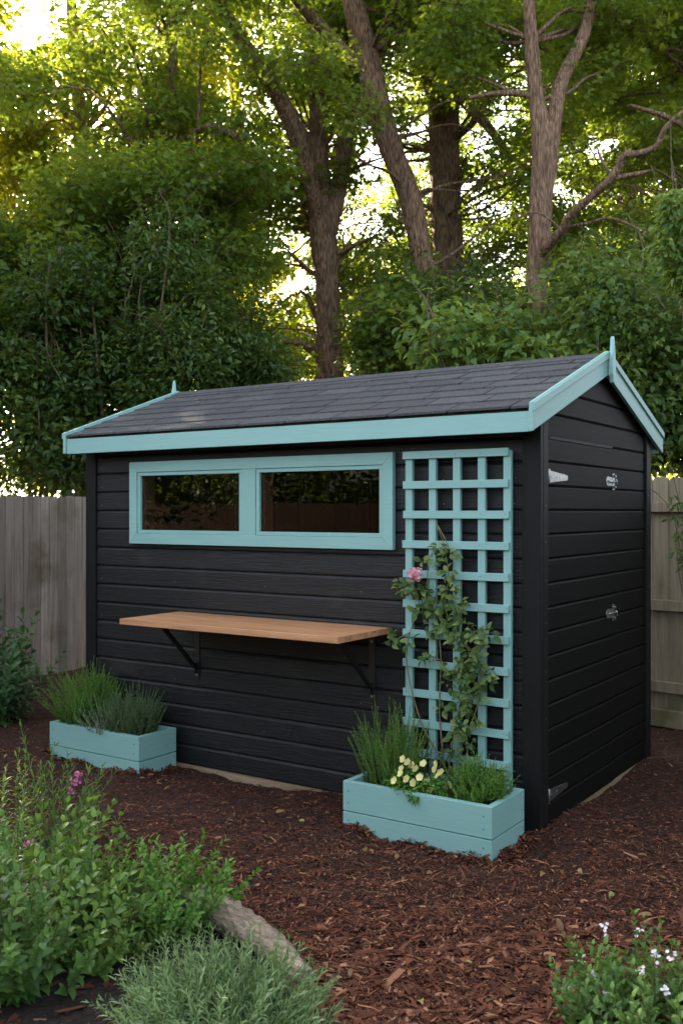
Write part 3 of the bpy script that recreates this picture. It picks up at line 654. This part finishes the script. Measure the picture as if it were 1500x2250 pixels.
for w_ in WOOD:
    for lb in w_['limbs']: limb(w_['mb'], lb)
    bt = []
    axis = [P(a, b_, c) for a, b_, c, q in w_['limbs'][0]]
    for p, r in w_['cl']:
        px, py, Z = proj(p)
        infr = -80 < px < 1580 and py > -80
        n_ = int((500 if infr else 330)*(r/.55)**2)
        rr0 = random.uniform(.1, .75)
        ln = (.06, .10) if infr else (.10, .15)
        sf = random.uniform(.75, 1.25)
        bt.append(clump(p, r, int(n_/sf**1.5), random.uniform(.4, .7), .3, .42, (ln[0]*sf, ln[1]*sf), .95, 'maple' if (infr and Z < 13.5) else 'diamond', .8, rr0)); tot += n_
        # a bough reaching to the clump
        cand = [a for a in axis if a[2] < p[2]-.1]
        if cand and infr:
            a = min(cand, key=lambda q: np.linalg.norm(q-p)); dd = np.linalg.norm(p-a)
            if dd < 3.6:
                mid = (a+p)/2+np.array([0, 0, .12*dd])+R.normal(size=3)*.1*dd; w_['mb'].tube([a, a*.6+mid*.4+R.normal(size=3)*.04*dd, mid, p*.7+mid*.3+R.normal(size=3)*.05*dd, p], [.018+.006*dd, .015+.004*dd, .013, .009, .004], 6, .06, 3, False)
        if infr:
            for _ in range(5):
                e = p+rdir(1)[0]*r*.9*np.array([1, 1, .6]); w_['mb'].tube([p, (p+e)/2+R.normal(size=3)*.05, e], [.009, .006, .003], 4, 0, 0, False)
    w_['mb'].build('trunk', M['bark'], w_['t'])
    if bt: leaf_obj('crown', M[w_['mat']], bt, w_['t'])
print('wood leaves', tot)
# far wood behind everything, reads as one mass
bt = []
for _ in range(560):
    px = random.uniform(-900, 2400); Z = random.uniform(24, 42)
    top = 560+60*math.sin(px*.006)+40*math.sin(px*.017)
    py = random.uniform(top-120 if random.random() < .2 else top, 1050)
    if gapped(px, py, 30) and random.random() < .8: continue
    bt.append(clump(P(px, py, Z), random.uniform(.9, 1.7), 330, .7, .3, .5, (.12, .2), .9, 'diamond', .8, random.uniform(.2, .9)))
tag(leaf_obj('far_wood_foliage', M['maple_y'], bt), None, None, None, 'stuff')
# ------------------------------------------------------------------ SHRUBS behind the fences
def shrub(name, label, cat, blobs, mat, ln, tpl, n_each, stems=10, grp=None, asp=.5, base=None, up=.6, droop=.25, flat=.8, thick=.03, shoots=0):
    """blobs: (px, py, Z, r)"""
    b0 = P(base[0], 1125, base[1]); b0[2] = 0
    t = thing(name, label, cat, b0, grp); bt = []
    for px, py, Z, r, *k in blobs:
        c = P(px, py, Z); n_ = int(n_each*(r/.5)**2)
        bt.append(clump(c, r, n_, flat, droop, .38, ln, asp, tpl, up, random.uniform(.15, .7)))
    m = MB()
    if shoots:
        top = sorted(blobs, key=lambda q: q[1])[:max(6, len(blobs)//2)]
        for _ in range(shoots):
            px, py, Z, r = random.choice(top)[:4]; c = P(px, py, Z)+R.normal(size=3)*.15; h = random.uniform(.35, .95)
            le = np.array([random.gauss(0, .3), random.gauss(0, .3), 1.0]); pts = [c]
            for i in range(5): le = le+R.normal(size=3)*.16-np.array([0, 0, .05]); pts.append(pts[-1]+le/np.linalg.norm(le)*h/5)
            m.tube(pts, [.007, .006, .005, .004, .003, .002], 4, 0, 0, False)
            n_ = int(h*(46 if tpl == 'diamond' else 26)); u = R.random(n_)*5; j = np.minimum(u.astype(int), 4); pp = np.array(pts); q = pp[j]+(pp[j+1]-pp[j])*(u-j)[:, None]
            L = R.uniform(ln[0]*.7, ln[1]*.95, n_); d = rdir(n_, -.3, .7)
            bt.append((q+d*.02, d, np.array([0, 0, .9])+R.normal(size=(n_, 3))*.5, L, L*asp*.8, tpl, np.clip(.6+R.normal(size=n_)*.25, 0, 1)))
    leaf_obj('foliage', M[mat], bt, t)
    for px, py, Z, r, *k in random.sample(blobs, min(stems, len(blobs))):
        c = P(px, py, Z); s_ = b0+R.normal(size=3)*np.array([.25, .25, 0])*(thick/.03); s_[2] = 0
        mid = (s_+c)/2+R.normal(size=3)*.12*(thick/.03); m.tube([s_, mid, c, c+(c-mid)*.25+R.normal(size=3)*.1], [thick, thick*.66, thick*.33, .003], 6, .06, 4, False)
    m.build('stems', M['twig'], t)
    return t
def blobfield(n_, px0, px1, topf, bot, Z0, Z1, r0, r1):
    out = []
    while len(out) < n_:
        px = random.uniform(px0, px1); tp = topf(px); py = tp+(bot-tp)*random.random()**.75; Z = random.uniform(Z0, Z1)
        out.append((px, py, Z, random.uniform(r0, r1)))
    return out
grp = 'dark shrubs behind the left fence'
shrub('tall_shrub', 'tall dark shrub behind the fence at the left picture edge', 'shrub', blobfield(80, -220, 200, lambda x: 510-60*math.sin(x*.03)-40*math.sin(x*.011), 1080, 9.6, 11.2, .3, .5), 'shrub_dark', (.07, .115), 'diamond', 640, 12, grp, .62, (20, 10.6), shoots=50)
shrub('tall_shrub', 'tall dark shrub with bare twigs behind the left end of the shed roof', 'shrub', blobfield(78, 190, 430, lambda x: 500+60*math.sin(x*.05), 1050, 9.8, 11.2, .28, .48), 'shrub_dark', (.06, .10), 'diamond', 700, 12, grp, .55, (300, 10.6), shoots=60)
shrub('tall_shrub', 'dark grey green shrub beside the forked trunk, stopping short of it', 'shrub', blobfield(44, 420, 600, lambda x: 540+(x-420)*1.0+30*math.sin(x*.09), 900, 10.2, 11.6, .26, .42), 'shrub_dark', (.06, .10), 'diamond', 700, 10, grp, .55, (500, 11), shoots=44)
shrub('understorey_shrub', 'dark leafy shrub behind the roof ridge between the forked and thickest trunks', 'shrub', blobfield(60, 815, 950, lambda x: 640+20*math.sin(x*.04), 830, 11, 12.6, .26, .46), 'shrub_mid', (.06, .09), 'maple', 420, 8, None, .9, (860, 11.8), .9, shoots=20)
shrub('understorey_shrub', 'small yellow green bush glowing left of the forked trunk base', 'shrub', blobfield(20, 585, 690, lambda x: 640, 830, 16, 18, .3, .5), 'maple_y', (.06, .09), 'diamond', 380, 5, None, .8, (640, 17))
shrub('broadleaf_shrub', 'pale broad leaved shrub rising over the ridge of the roof', 'shrub', blobfield(34, 950, 1310, lambda x: 700-20*math.sin(x*.02), 830, 8.3, 9.2, .22, .36), 'shrub_pale', (.07, .12), 'ovate', 330, 8, None, .75, (1130, 8.9), .7, .35, shoots=26)
shrub('broadleaf_shrub', 'green broad leaved shrub towering over the brown fence', 'shrub', blobfield(72, 1290, 1720, lambda x: 620-60*math.sin(x*.025), 1010, 8.0, 9.2, .28, .46), 'shrub_mid', (.055, .10), 'ovate', 520, 12, None, .72, (1450, 8.6), .7, .35, shoots=40)
shrub('understorey_shrub', 'dark shrub under the slimmer trunk behind the pale leaves', 'shrub', blobfield(60, 1010, 1480, lambda x: 560+90*(abs(x-1180) < 60), 800, 9.6, 11, .3, .45), 'shrub_dark', (.06, .09), 'diamond', 620, 8, None, .7, (1250, 10.2), shoots=30)
# bough of bright leaves at the right edge
tb = shrub('leafy_sapling', 'sapling with bright yellow green pointed leaves at the right edge above the fence', 'sapling',
           [(1490, 470, 6.9, .14), (1468, 550, 6.9, .13), (1480, 440, 6.9, .1), (1520, 590, 6.9, .16), (1470, 500, 6.9, .10), (1540, 520, 6.9, .2), (1560, 640, 6.9, .2), (1500, 610, 6.9, .12)], 'shrub_pale', (.06, .095), 'ovate', 2400, 7, None, .5, (1640, 7.0), .6, .5, .8, .014)
shrub('leafy_sapling', 'small leafy sprig in front of the brown fence at the right edge', 'sapling',
      [(1492, 1110, 5.9, .06), (1500, 1170, 5.9, .07), (1486, 1215, 5.9, .045), (1510, 1240, 5.9, .06), (1480, 1140, 5.9, .04)], 'mint', (.03, .05), 'ovate', 2200, 5, None, .5, (1560, 5.9), .6, .4, .8, .008)
# hedge reflected in the window
for k, (hx, lb) in enumerate(((-13.6, 'dark hedge tree at the far end of the fence behind the camera'), (-10.4, 'second dark hedge tree from the far end of the fence behind the camera'), (-7.4, 'dark reflected hedge tree farthest from the camera side'), (-4.4, 'dark hedge tree reflected in the middle of the shed window'), (-1.6, 'dark hedge tree behind the photographer'), (1.2, 'dark hedge tree behind the camera toward the gable side'), (4.2, 'dark hedge tree behind the camera at the far gable side'))):
    t = thing('hedge_or_shade_tree', lb, 'tree', (hx, -8.6, 0), 'hedge trees behind the camera')
    bt = [clump((hx+random.uniform(-1.5, 1.5), -8.6+random.uniform(-.8, .8), random.uniform(.9, 3.3)), random.uniform(.5, .8), 330, .8, .2, .4, (.09, .13), .7, 'diamond', .6) for _ in range(34)]
    leaf_obj('crown', M['shrub_dark'], bt, t)
    MB().tube([(hx, -8.6, -.05), (hx+.1, -8.55, 1.4), (hx, -8.6, 3.2)], [.12, .09, .04], 10, .05, 5, False).build('trunk', M['bark'], t)
for k, (hx, hy, zz_, lb) in enumerate(((4.9, 1.2, 4.6, 'broad unseen tree added off the gable side to shade the shed wall'), (5.2, -1.8, 4.2, 'dark unseen tree added beside the camera to shade the gable'), (5.0, 4.4, 5.4, 'tall unseen tree added beyond the brown fence to shade the gable'), (-7.6, .1, 4.8, 'dark unseen tree added beyond the leafy bed to shade the foreground'), (-5.9, -1.6, 3.9, 'small unseen tree added beside the leafy bed to shade it'))):  # unseen trees added to keep light off the gable and the leafy bed
    t = thing('hedge_or_shade_tree', lb, 'tree', (hx, hy, 0), None)
    bt = [clump((hx+random.uniform(-1, 1), hy+random.uniform(-1, 1)*(1.5 if hx > 0 else .9), random.uniform(.5, zz_)), random.uniform(.5, .8), 330, .8, .2, .4, (.10, .14), .7, 'diamond', .6) for _ in range(46)]
    leaf_obj('crown', M['shrub_dark'], bt, t)
    MB().tube([(hx, hy, -.05), (hx+.1, hy, zz_*.5), (hx, hy, zz_)], [.14, .10, .04], 10, .05, 5, False).build('trunk', M['bark'], t)
# ------------------------------------------------------------------ HERBS and plants
def stems_plant(name, label, cat, base, rad, height, ns, mat, ln, wd, tpl, per, splay=.4, stem_mat='stem', curve=.15, hvar=.3, leafz=(.15, 1.0), ang=.9, srad=.0016, opp=False, lean=(0, 0), grp=None, tipscale=.55, flat=0.0, rx=None, whorl=2, fill=0):
    base = np.array(base, float); t = thing(name, label, cat, base, grp)
    m = MB(); ps, ds, ns_, ls, rn = [], [], [], [], []
    for s_ in range(ns):
        a = random.uniform(0, 2*math.pi); q = math.sqrt(random.random())
        ox, oy = math.cos(a)*q*rad, math.sin(a)*q*(rad if rx is None else rx)
        b0 = base+np.array([ox, oy, -.01]); h = height*(1-hvar*random.random())*(1-.35*q*q)
        out = np.array([math.cos(a)*q*splay+random.gauss(0, .12)+lean[0], math.sin(a)*q*splay+random.gauss(0, .12)+lean[1], 1.0]); out /= np.linalg.norm(out)
        k = 6; pts = [b0]; d = out.copy()
        for i in range(k):
            d = d+np.array([random.gauss(0, curve), random.gauss(0, curve), -flat+random.gauss(0, curve*.3)])*.4; d /= np.linalg.norm(d); pts.append(pts[-1]+d*h/k)
        pts = np.array(pts); m.tube(pts, np.linspace(srad*1.4, srad*.5, k+1), 4, 0, 0, False)
        r0 = min(max(random.gauss(.45, .2), 0), 1)
        tt = np.linspace(leafz[0], leafz[1], max(int(per/whorl), 2))
        for i, u in enumerate(tt):
            f = u*k; j = min(int(f), k-1); p = pts[j]+(pts[j+1]-pts[j])*(f-j); ax = pts[j+1]-pts[j]; ax = ax/np.linalg.norm(ax)
            ph0 = i*(math.pi/2 if opp else 2.4)+random.uniform(-.3, .3)
            for wv in range(whorl):
                ph = ph0+wv*2*math.pi/whorl; e1 = np.cross(ax, [.3, .9, .1]); e1 /= np.linalg.norm(e1); e2 = np.cross(ax, e1)
                rdl = e1*math.cos(ph)+e2*math.sin(ph); an = ang*(1-.35*u)+random.gauss(0, .15)
                ps.append(p); ds.append(ax*math.cos(an)+rdl*math.sin(an)); ns_.append(ax*.9-rdl*.3+R.normal(size=3)*.15+np.array([0, 0, .2])); ls.append(random.uniform(*ln)*(1-(1-tipscale)*u)); rn.append(min(max(r0+random.gauss(0, .15)+u*.2, 0), 1))
    m.build('stems', M[stem_mat], t)
    L = np.array(ls)
    extra = []
    for _ in range(fill):
        a = random.uniform(0, 6.28); q = random.random()**.5; h_ = random.uniform(.18, .74)*height*(1-.35*q)
        extra.append(clump(base+np.array([math.cos(a)*q*rad*(1+h_/height*splay), math.sin(a)*q*rad*(1+h_/height*splay*.6), h_]), rad*.42, 260, 1.2, -.5, .5, (ln[0], ln[1]), wd*.16 if tpl == 'needle' else wd, 'diamond', .5, .5))
    leaf_obj('foliage', M[mat], extra+[(np.array(ps), np.array(ds), np.array(ns_), L, L*wd, tpl, np.array(rn))], t, None, tpl in ('ovate', 'lance'))
    return t
zs = .19
G1 = 'herbs in the planter boxes'
stems_plant('rosemary_plant', 'tall loose grassy herb at the left end of the larger planter', 'herb', (-.63, -.27, zs), .11, .46, 130, 'herb', (.014, .023), 1.5, 'needle', 80, .33, 'stem', .2, .45, (.1, 1), 1.0, .0014, fill=8)
stems_plant('thyme_plant', 'low dense green herb at the right end of the larger planter', 'herb', (-.185, -.27, zs), .11, .24, 190, 'herb', (.011, .017), 2.6, 'needle', 60, .6, 'stem', .32, .4, (.1, 1), 1.15, .001, rx=.10, fill=16)
stems_plant('feathery_herb', 'small dark feathery herb behind the tall grassy one at the trellis foot', 'herb', (-.50, -.155, zs), .05, .26, 24, 'rosemary', (.014, .022), 2.2, 'needle', 40, .5, 'stem', .2, .5, (.2, 1), .9, .001)
stems_plant('thyme_plant', 'bright green bushy herb at the left end of the smaller planter', 'herb', (-2.85, -.19, zs), .12, .46, 260, 'herb', (.011, .018), 2.6, 'needle', 100, .55, 'stem', .30, .3, (.05, 1), 1.15, .0012, fill=22)
stems_plant('thyme_plant', 'pale silvery herb in the middle of the smaller planter', 'herb', (-2.60, -.25, zs), .08, .28, 90, 'silver', (.012, .018), 2.6, 'needle', 40, .9, 'stem', .2, .4, (.1, 1), .9, .001)
stems_plant('rosemary_plant', 'grey green upright herb at the right end of the smaller planter', 'herb', (-2.44, -.20, zs), .12, .34, 200, 'rosemary', (.012, .018), 1.8, 'needle', 90, .42, 'stem', .22, .4, (.05, 1), 1.0, .0012, fill=16)
# cream flowers
fl = thing('primrose_plant', 'pale yellow flowering plant in the middle of the larger planter', 'flower', (-.42, -.385, zs))
bt = [clump((-.42+random.uniform(-.11, .10), -.385+random.uniform(-.05, .05), zs+.035+random.uniform(0, .06)), .05, 90, .7, .1, .5, (.016, .028), .6, 'ovate', .9) for _ in range(10)]
bt += [clump((-.41, -.452, .222), .03, 60, .9, .6, .5, (.014, .024), .6, 'ovate', .9), clump((-.30, -.40, .22), .035, 70, .8, .2, .5, (.014, .024), .6, 'ovate', .9)]
leaf_obj('foliage', M['herb'], bt, fl)
def blossom(c, r, n_, mat, parent, face=None, petals=5, cup=.25, name='flower'):
    ax = np.array(face if face is not None else [0, -.5, .8], float)+R.normal(size=3)*.18; ax /= np.linalg.norm(ax); e1 = np.cross(ax, [.2, .1, .95]); e1 /= np.linalg.norm(e1); e2 = np.cross(ax, e1)
    ps, ds, nn = [], [], []
    for i in range(petals):
        ph = i*2*math.pi/petals+random.uniform(-.1, .1); d = e1*math.cos(ph)+e2*math.sin(ph)+ax*cup; ps.append(np.array(c)); ds.append(d); nn.append(ax-d*.1)
    n_ = len(ps); L = np.full(n_, r)
    return (np.array(ps), np.array(ds), np.array(nn), L, L*1.0, 'round')
spots = [(905, 1682), (882, 1690), (885, 1668), (866, 1715), (880, 1700), (913, 1690), (930, 1678), (922, 1708), (908, 1720), (938, 1718), (955, 1690), (962, 1705), (968, 1697), (975, 1733), (985, 1725), (972, 1748), (895, 1675), (947, 1735), (958, 1678), (893, 1712)]
for px, py in spots:
    c = P(px, py, 4.52 if py < 1700 else 4.44); c = c+np.array([0, 0, .0])
    o = leaf_obj('flower', M['cream'], [blossom(c, .020, 5, None, None, [-.25, -.75, .5])], fl)
# climbing rose
rose = thing('climbing_rose', 'climbing plant with one pink bloom growing up the mint trellis', 'climber', (-.33, -.10, .19))
yv = -.075
def TW(px, py, off=0.0):      # on the trellis plane
    dpx = (px-750)/F; d = FW+RT*dpx+UP*((1125-py)/F); s_ = (yv+off-EYE[1])/d[1]; return EYE+d*s_
vm = MB()
vines = [[(990, 1735), (985, 1690), (1000, 1600), (1015, 1520), (1030, 1440), (1005, 1390), (975, 1330), (985, 1270), (975, 1200), (958, 1150)],
         [(985, 1735), (975, 1680), (930, 1600), (905, 1520), (893, 1450), (900, 1390), (920, 1330), (905, 1280), (880, 1275)],
         [(995, 1735), (1010, 1650), (1045, 1560), (1060, 1480), (1040, 1400), (1060, 1385), (1085, 1395)],
         [(1000, 1730), (1025, 1660), (1025, 1590), (1050, 1500), (1075, 1470), (1095, 1490)],
         [(975, 1690), (965, 1560), (968, 1450), (960, 1370), (940, 1290), (945, 1220), (985, 1195)], [(900, 1390), (880, 1400), (858, 1415)], [(965, 1450), (940, 1440), (930, 1455)], [(958, 1150), (975, 1180), (990, 1215)]]
for v_ in vines: vm.tube([TW(a, b_, random.uniform(-.012, .012)) for a, b_ in v_], np.linspace(.0042, .0016, len(v_)), 6, .05, 6, False)
vm.build('stem', M['vinestem'], rose)
VC = [(960, 1200, .03, 9), (985, 1215, .035, 12), (925, 1235, .03, 10), (905, 1290, .045, 26), (880, 1290, .035, 14), (930, 1300, .045, 26), (985, 1260, .035, 16), (985, 1300, .045, 26), (960, 1330, .05, 34), (925, 1345, .05, 30), (1000, 1330, .045, 24), (985, 1365, .05, 30), (945, 1380, .045, 22),
      (1015, 1380, .05, 26), (1000, 1410, .045, 24), (1045, 1400, .045, 22), (1070, 1392, .04, 16), (870, 1400, .025, 10), (860, 1412, .02, 6), (900, 1410, .03, 8), (1030, 1440, .045, 26), (1050, 1450, .04, 18), (1010, 1455, .04, 22), (940, 1450, .035, 14), (985, 1470, .03, 12), (1020, 1480, .045, 28), (1045, 1495, .04, 20),
      (985, 1500, .03, 10), (1015, 1520, .045, 28), (1070, 1500, .03, 12), (1005, 1550, .045, 24), (1040, 1530, .04, 20), (970, 1560, .03, 9), (1015, 1590, .04, 24), (1040, 1580, .035, 14), (1000, 1620, .04, 16), (1030, 1630, .03, 12), (1075, 1475, .025, 8), (950, 1230, .03, 10), (1000, 1650, .03, 10)]
bt = []
for a, b_, r, n_ in VC:
    c = TW(a, b_, -.018); n_ = int(n_*.85); dd = rdir(n_); p = c+dd*np.array([r, r*.55, r])*(R.random(n_)**.5)[:, None]; p[:, 1] = np.minimum(p[:, 1], -.064)
    d = dd*np.array([1, .3, .6])+R.normal(size=(n_, 3))*.4+np.array([0, -.25, -.15]); nm = np.array([-.2, -.9, .6])+R.normal(size=(n_, 3))*.4; L = R.uniform(.028, .050, n_)
    bt.append((p, d, nm, L, L*.85, 'ovate'))
leaf_obj('foliage', M['vine'], bt, rose, None, True)
c = TW(912, 1261, -.05); n_ = 170; dd = rdir(n_); dd[:, 1] = -np.abs(dd[:, 1])*1.0+.15
rr_ = R.random(n_)**.5; p = c+dd*(.036*rr_)[:, None]; L = R.uniform(.009, .016, n_)
tag(leaf_obj('bloom', M['pink'], [(p, np.cross(dd, R.normal(size=(n_, 3)))+dd*.5, dd+R.normal(size=(n_, 3))*.3, L, L*1.1, 'round')], rose), 'round ruffled pink bloom')
# foreground plants
def at(px, py): g = G(px, py); return (g[0], g[1], gh(g[0], g[1]))
GF = 'leafy plants in the planted bed'
stems_plant('mint_plant', 'bushy green plant at the lower left picture edge', 'plant', at(40, 2130), .28, .60, 110, 'mint', (.042, .075), .72, 'ovate', 30, .8, 'stem', .22, .4, (.1, 1), 1.1, .0022, True, grp=GF)
stems_plant('mint_plant', 'leafy plant below the pink flower spike, left of the open mulch', 'plant', at(30, 1900), .28, .52, 80, 'mint', (.045, .08), .48, 'lance', 26, .8, 'stem', .22, .4, (.1, 1), 1.1, .0022, True, grp=GF)
stems_plant('mint_plant', 'rounded green plant just left of the weathered log end', 'plant', at(365, 2045), .15, .38, 90, 'herb', (.034, .058), .62, 'ovate', 28, .8, 'stem', .22, .35, (.1, 1), 1.1, .002, True, grp=GF)
stems_plant('mint_plant', 'green plant filling the bed between its neighbours, dark soil below it', 'plant', at(225, 2085), .17, .31, 90, 'shrub_mid', (.034, .06), .62, 'ovate', 28, .8, 'stem', .22, .35, (.1, 1), 1.1, .002, True, grp=GF)
stems_plant('lavender_plant', 'soft grey green grassy mound covering the end of the log', 'plant', at(485, 2300), .20, .33, 330, 'lavender', (.035, .062), .45, 'lance', 26, .8, 'stem', .2, .4, (.1, 1), .75, .0014, flat=.12)
stems_plant('weed_tuft', 'small tuft of thin green blades on the mulch right of the grey mound', 'weed', at(655, 2150), .04, .10, 14, 'herb', (.02, .04), .35, 'lance', 8, .8, 'stem', .3, .4, (.1, 1), .8, .001)
stems_plant('weed_tuft', 'tiny green weed on the mulch just beyond the log', 'weed', at(610, 2060), .03, .06, 10, 'herb', (.014, .028), .4, 'lance', 8, .9, 'stem', .3, .4, (.1, 1), .8, .001)
stems_plant('broadleaf_plant', 'dark broad leaved plant against the grey fence', 'plant', at(-25, 1590), .20, 1.02, 60, 'broad', (.085, .14), .62, 'ovate', 26, .5, 'stem', .12, .5, (.05, 1), 1.15, .003, True)
# tall stem with pink flowers
ts = stems_plant('flowering_stem', 'tall leafy stem with a pink flower spike in front of the smaller planter', 'flower', at(130, 1900), .045, .66, 5, 'mint', (.06, .10), .40, 'lance', 26, .1, 'stem', .05, .35, (.25, 1), .8, .0028, True)
bt = []
for cx, cy, n_ in ((172, 1702, 16), (165, 1716, 12), (152, 1738, 10)):
    c = P(cx, cy, 4.15)
    for _ in range(n_): bt.append(blossom(c+R.normal(size=3)*.008, .008, 5, None, None, R.normal(size=3)))
vm = MB(); vm.tube([P(135, 1800, 4.2), P(148, 1750, 4.18), P(172, 1700, 4.15)], [.002, .002, .0015], 5, 0, 3, False); vm.build('flower_stalk', M['stem'], ts)
leaf_obj('flower_spike', M['magenta'], bt, ts)
o = thing('pink_flower', 'small pink flower low among the leaves at the left edge', 'flower', P(62, 1855, 3.7))
c = P(62, 1855, 3.62); leaf_obj('petals', M['magenta'], [blossom(c+R.normal(size=3)*.007, .008, 5, None, None, R.normal(size=3)) for _ in range(14)], o)
MB().tube([P(70, 1960, 3.7), P(66, 1900, 3.66), c], [.002, .002, .0015], 5, 0, 3, False).build('stalk', M['stem'], o)
# white flowered plant lower right
wfp = stems_plant('white_flower_plant', 'green plant dotted with small white flowers in the lower right corner', 'plant', at(1500, 2310), .27, .34, 120, 'mint', (.034, .06), .7, 'ovate', 20, .6, 'stem', .15, .5, (.1, 1), 1.1, .002, True)
for a, b_, z_ in ((1328, 2038, 3.0), (1402, 2044, 2.95), (1272, 2108, 2.9), (1300, 2142, 2.85), (1335, 2190, 2.75), (1350, 2195, 2.75), (1290, 2205, 2.8), (1312, 2215, 2.75), (1250, 2170, 2.8), (1440, 2095, 2.7), (1408, 2135, 2.7), (1285, 2250, 2.7), (1480, 2100, 2.6), (1460, 2180, 2.55)):
    z_ = z_+.1; c = P(a, b_, z_)
    leaf_obj('flower', M['white'], [blossom(c+R.normal(size=3)*.008, .0062, 5, None, None, [0, -.4, .7]) for _ in range(7)], wfp)
    MB().tube([c+np.array([.02, .02, -.12]), c+np.array([.01, 0, -.05]), c], [.0014, .0012, .001], 4, 0, 2, False).build('flower_stalk', M['stem'], wfp)
stems_plant('low_weed', 'low green leaves straggling over the mulch beside the white flowers', 'weed', at(1345, 2190), .10, .10, 26, 'mint', (.025, .045), .7, 'ovate', 8, .8, 'stem', .2, .5, (.1, 1), 1.1, .0015)
# bed soil
s = MB(); ring = [(-500, 1790), (60, 1815), (250, 1900), (420, 1955), (560, 2040), (640, 2130), (690, 2260), (720, 2450)]
pts = [G(a, b_)+np.array([0, 0, .0]) for a, b_ in ring]; cen = G(100, 2500)
vv = []; K = 24; rp, _ = spline(pts, np.ones(len(pts)), 8)
for i, p in enumerate(rp):
    for j in range(K+1):
        q = p*(1-j/K)+cen*(j/K); q = q.copy(); q[2] = gh(q[0], q[1])+min(j, 3)*.010+random.uniform(-.004, .004)-.006; vv.append(q)
n_ = len(rp); s.add(vv, [(i*(K+1)+j, i*(K+1)+j+1, (i+1)*(K+1)+j+1, (i+1)*(K+1)+j) for i in range(n_-1) for j in range(K)], True)
tag(s.build('soil_bed', M['soil'], None), None, None, None, 'structure')
# log edging
lg = MB(); a = np.array(G(400, 2018)); a[2] = .075; b_ = np.array(G(480, 2048)); b_[2] = .07; c = np.array(G(575, 2100)); c[2] = .06; d = np.array(G(672, 2175)); d[2] = .03
lg.tube([a, b_, c, d], [.050, .058, .050, .034], 26, .20, 12, True)
tag(lg.build('log', M['log'], None, 0, tuple(b_)), 'weathered grey log edging the planted bed beside the mulch', 'log')
# ------------------------------------------------------------------ LIGHT, SKY, CAMERA
SUN_AZ = math.radians(154); SUN_EL = math.radians(27)
sd_ = np.array([math.cos(SUN_AZ)*math.cos(SUN_EL), math.sin(SUN_AZ)*math.cos(SUN_EL), math.sin(SUN_EL)])
w = bpy.data.worlds.new('World'); sc.world = w; w.use_nodes = True; nt = w.node_tree; bg = nt.nodes['Background']
sky = nt.nodes.new('ShaderNodeTexSky'); sky.sky_type = 'NISHITA'; sky.sun_disc = False; sky.sun_elevation = SUN_EL; sky.sun_rotation = math.atan2(sd_[0], sd_[1])
sky.air_density = .7; sky.dust_density = 4.0; sky.ozone_density = .3
hs = nt.nodes.new('ShaderNodeHueSaturation'); hs.inputs['Saturation'].default_value = .5; nt.links.new(sky.outputs[0], hs.inputs['Color']); nt.links.new(hs.outputs[0], bg.inputs[0]); bg.inputs[1].default_value = .14
ld = bpy.data.lights.new('sun', 'SUN'); ld.energy = 5.0; ld.angle = math.radians(.6); ld.color = (1, .84, .60)
so = bpy.data.objects.new('sun', ld); COL.objects.link(so); so.rotation_euler = Vector(sd_).to_track_quat('Z', 'Y').to_euler()
cd = bpy.data.cameras.new('camera'); cam = bpy.data.objects.new('camera', cd); COL.objects.link(cam); sc.camera = cam
cam.location = EYE; cam.rotation_euler = (math.radians(90), 0, TH); cd.sensor_fit = 'VERTICAL'; cd.sensor_height = 36; cd.lens = F/2250*36; cd.clip_end = 400; cd.clip_start = .05
cd.dof.use_dof = True; cd.dof.focus_distance = 5.0; cd.dof.aperture_fstop = 6.3
sc.view_settings.view_transform = 'Standard'; sc.view_settings.look = 'None'; sc.view_settings.exposure = 3.1; sc.view_settings.gamma = 1
sc.render.engine = 'CYCLES'; sc.cycles.max_bounces = 6; sc.cycles.diffuse_bounces = 4; sc.cycles.glossy_bounces = 3; sc.cycles.transmission_bounces = 4; sc.cycles.transparent_max_bounces = 6
sc.cycles.use_denoising = True
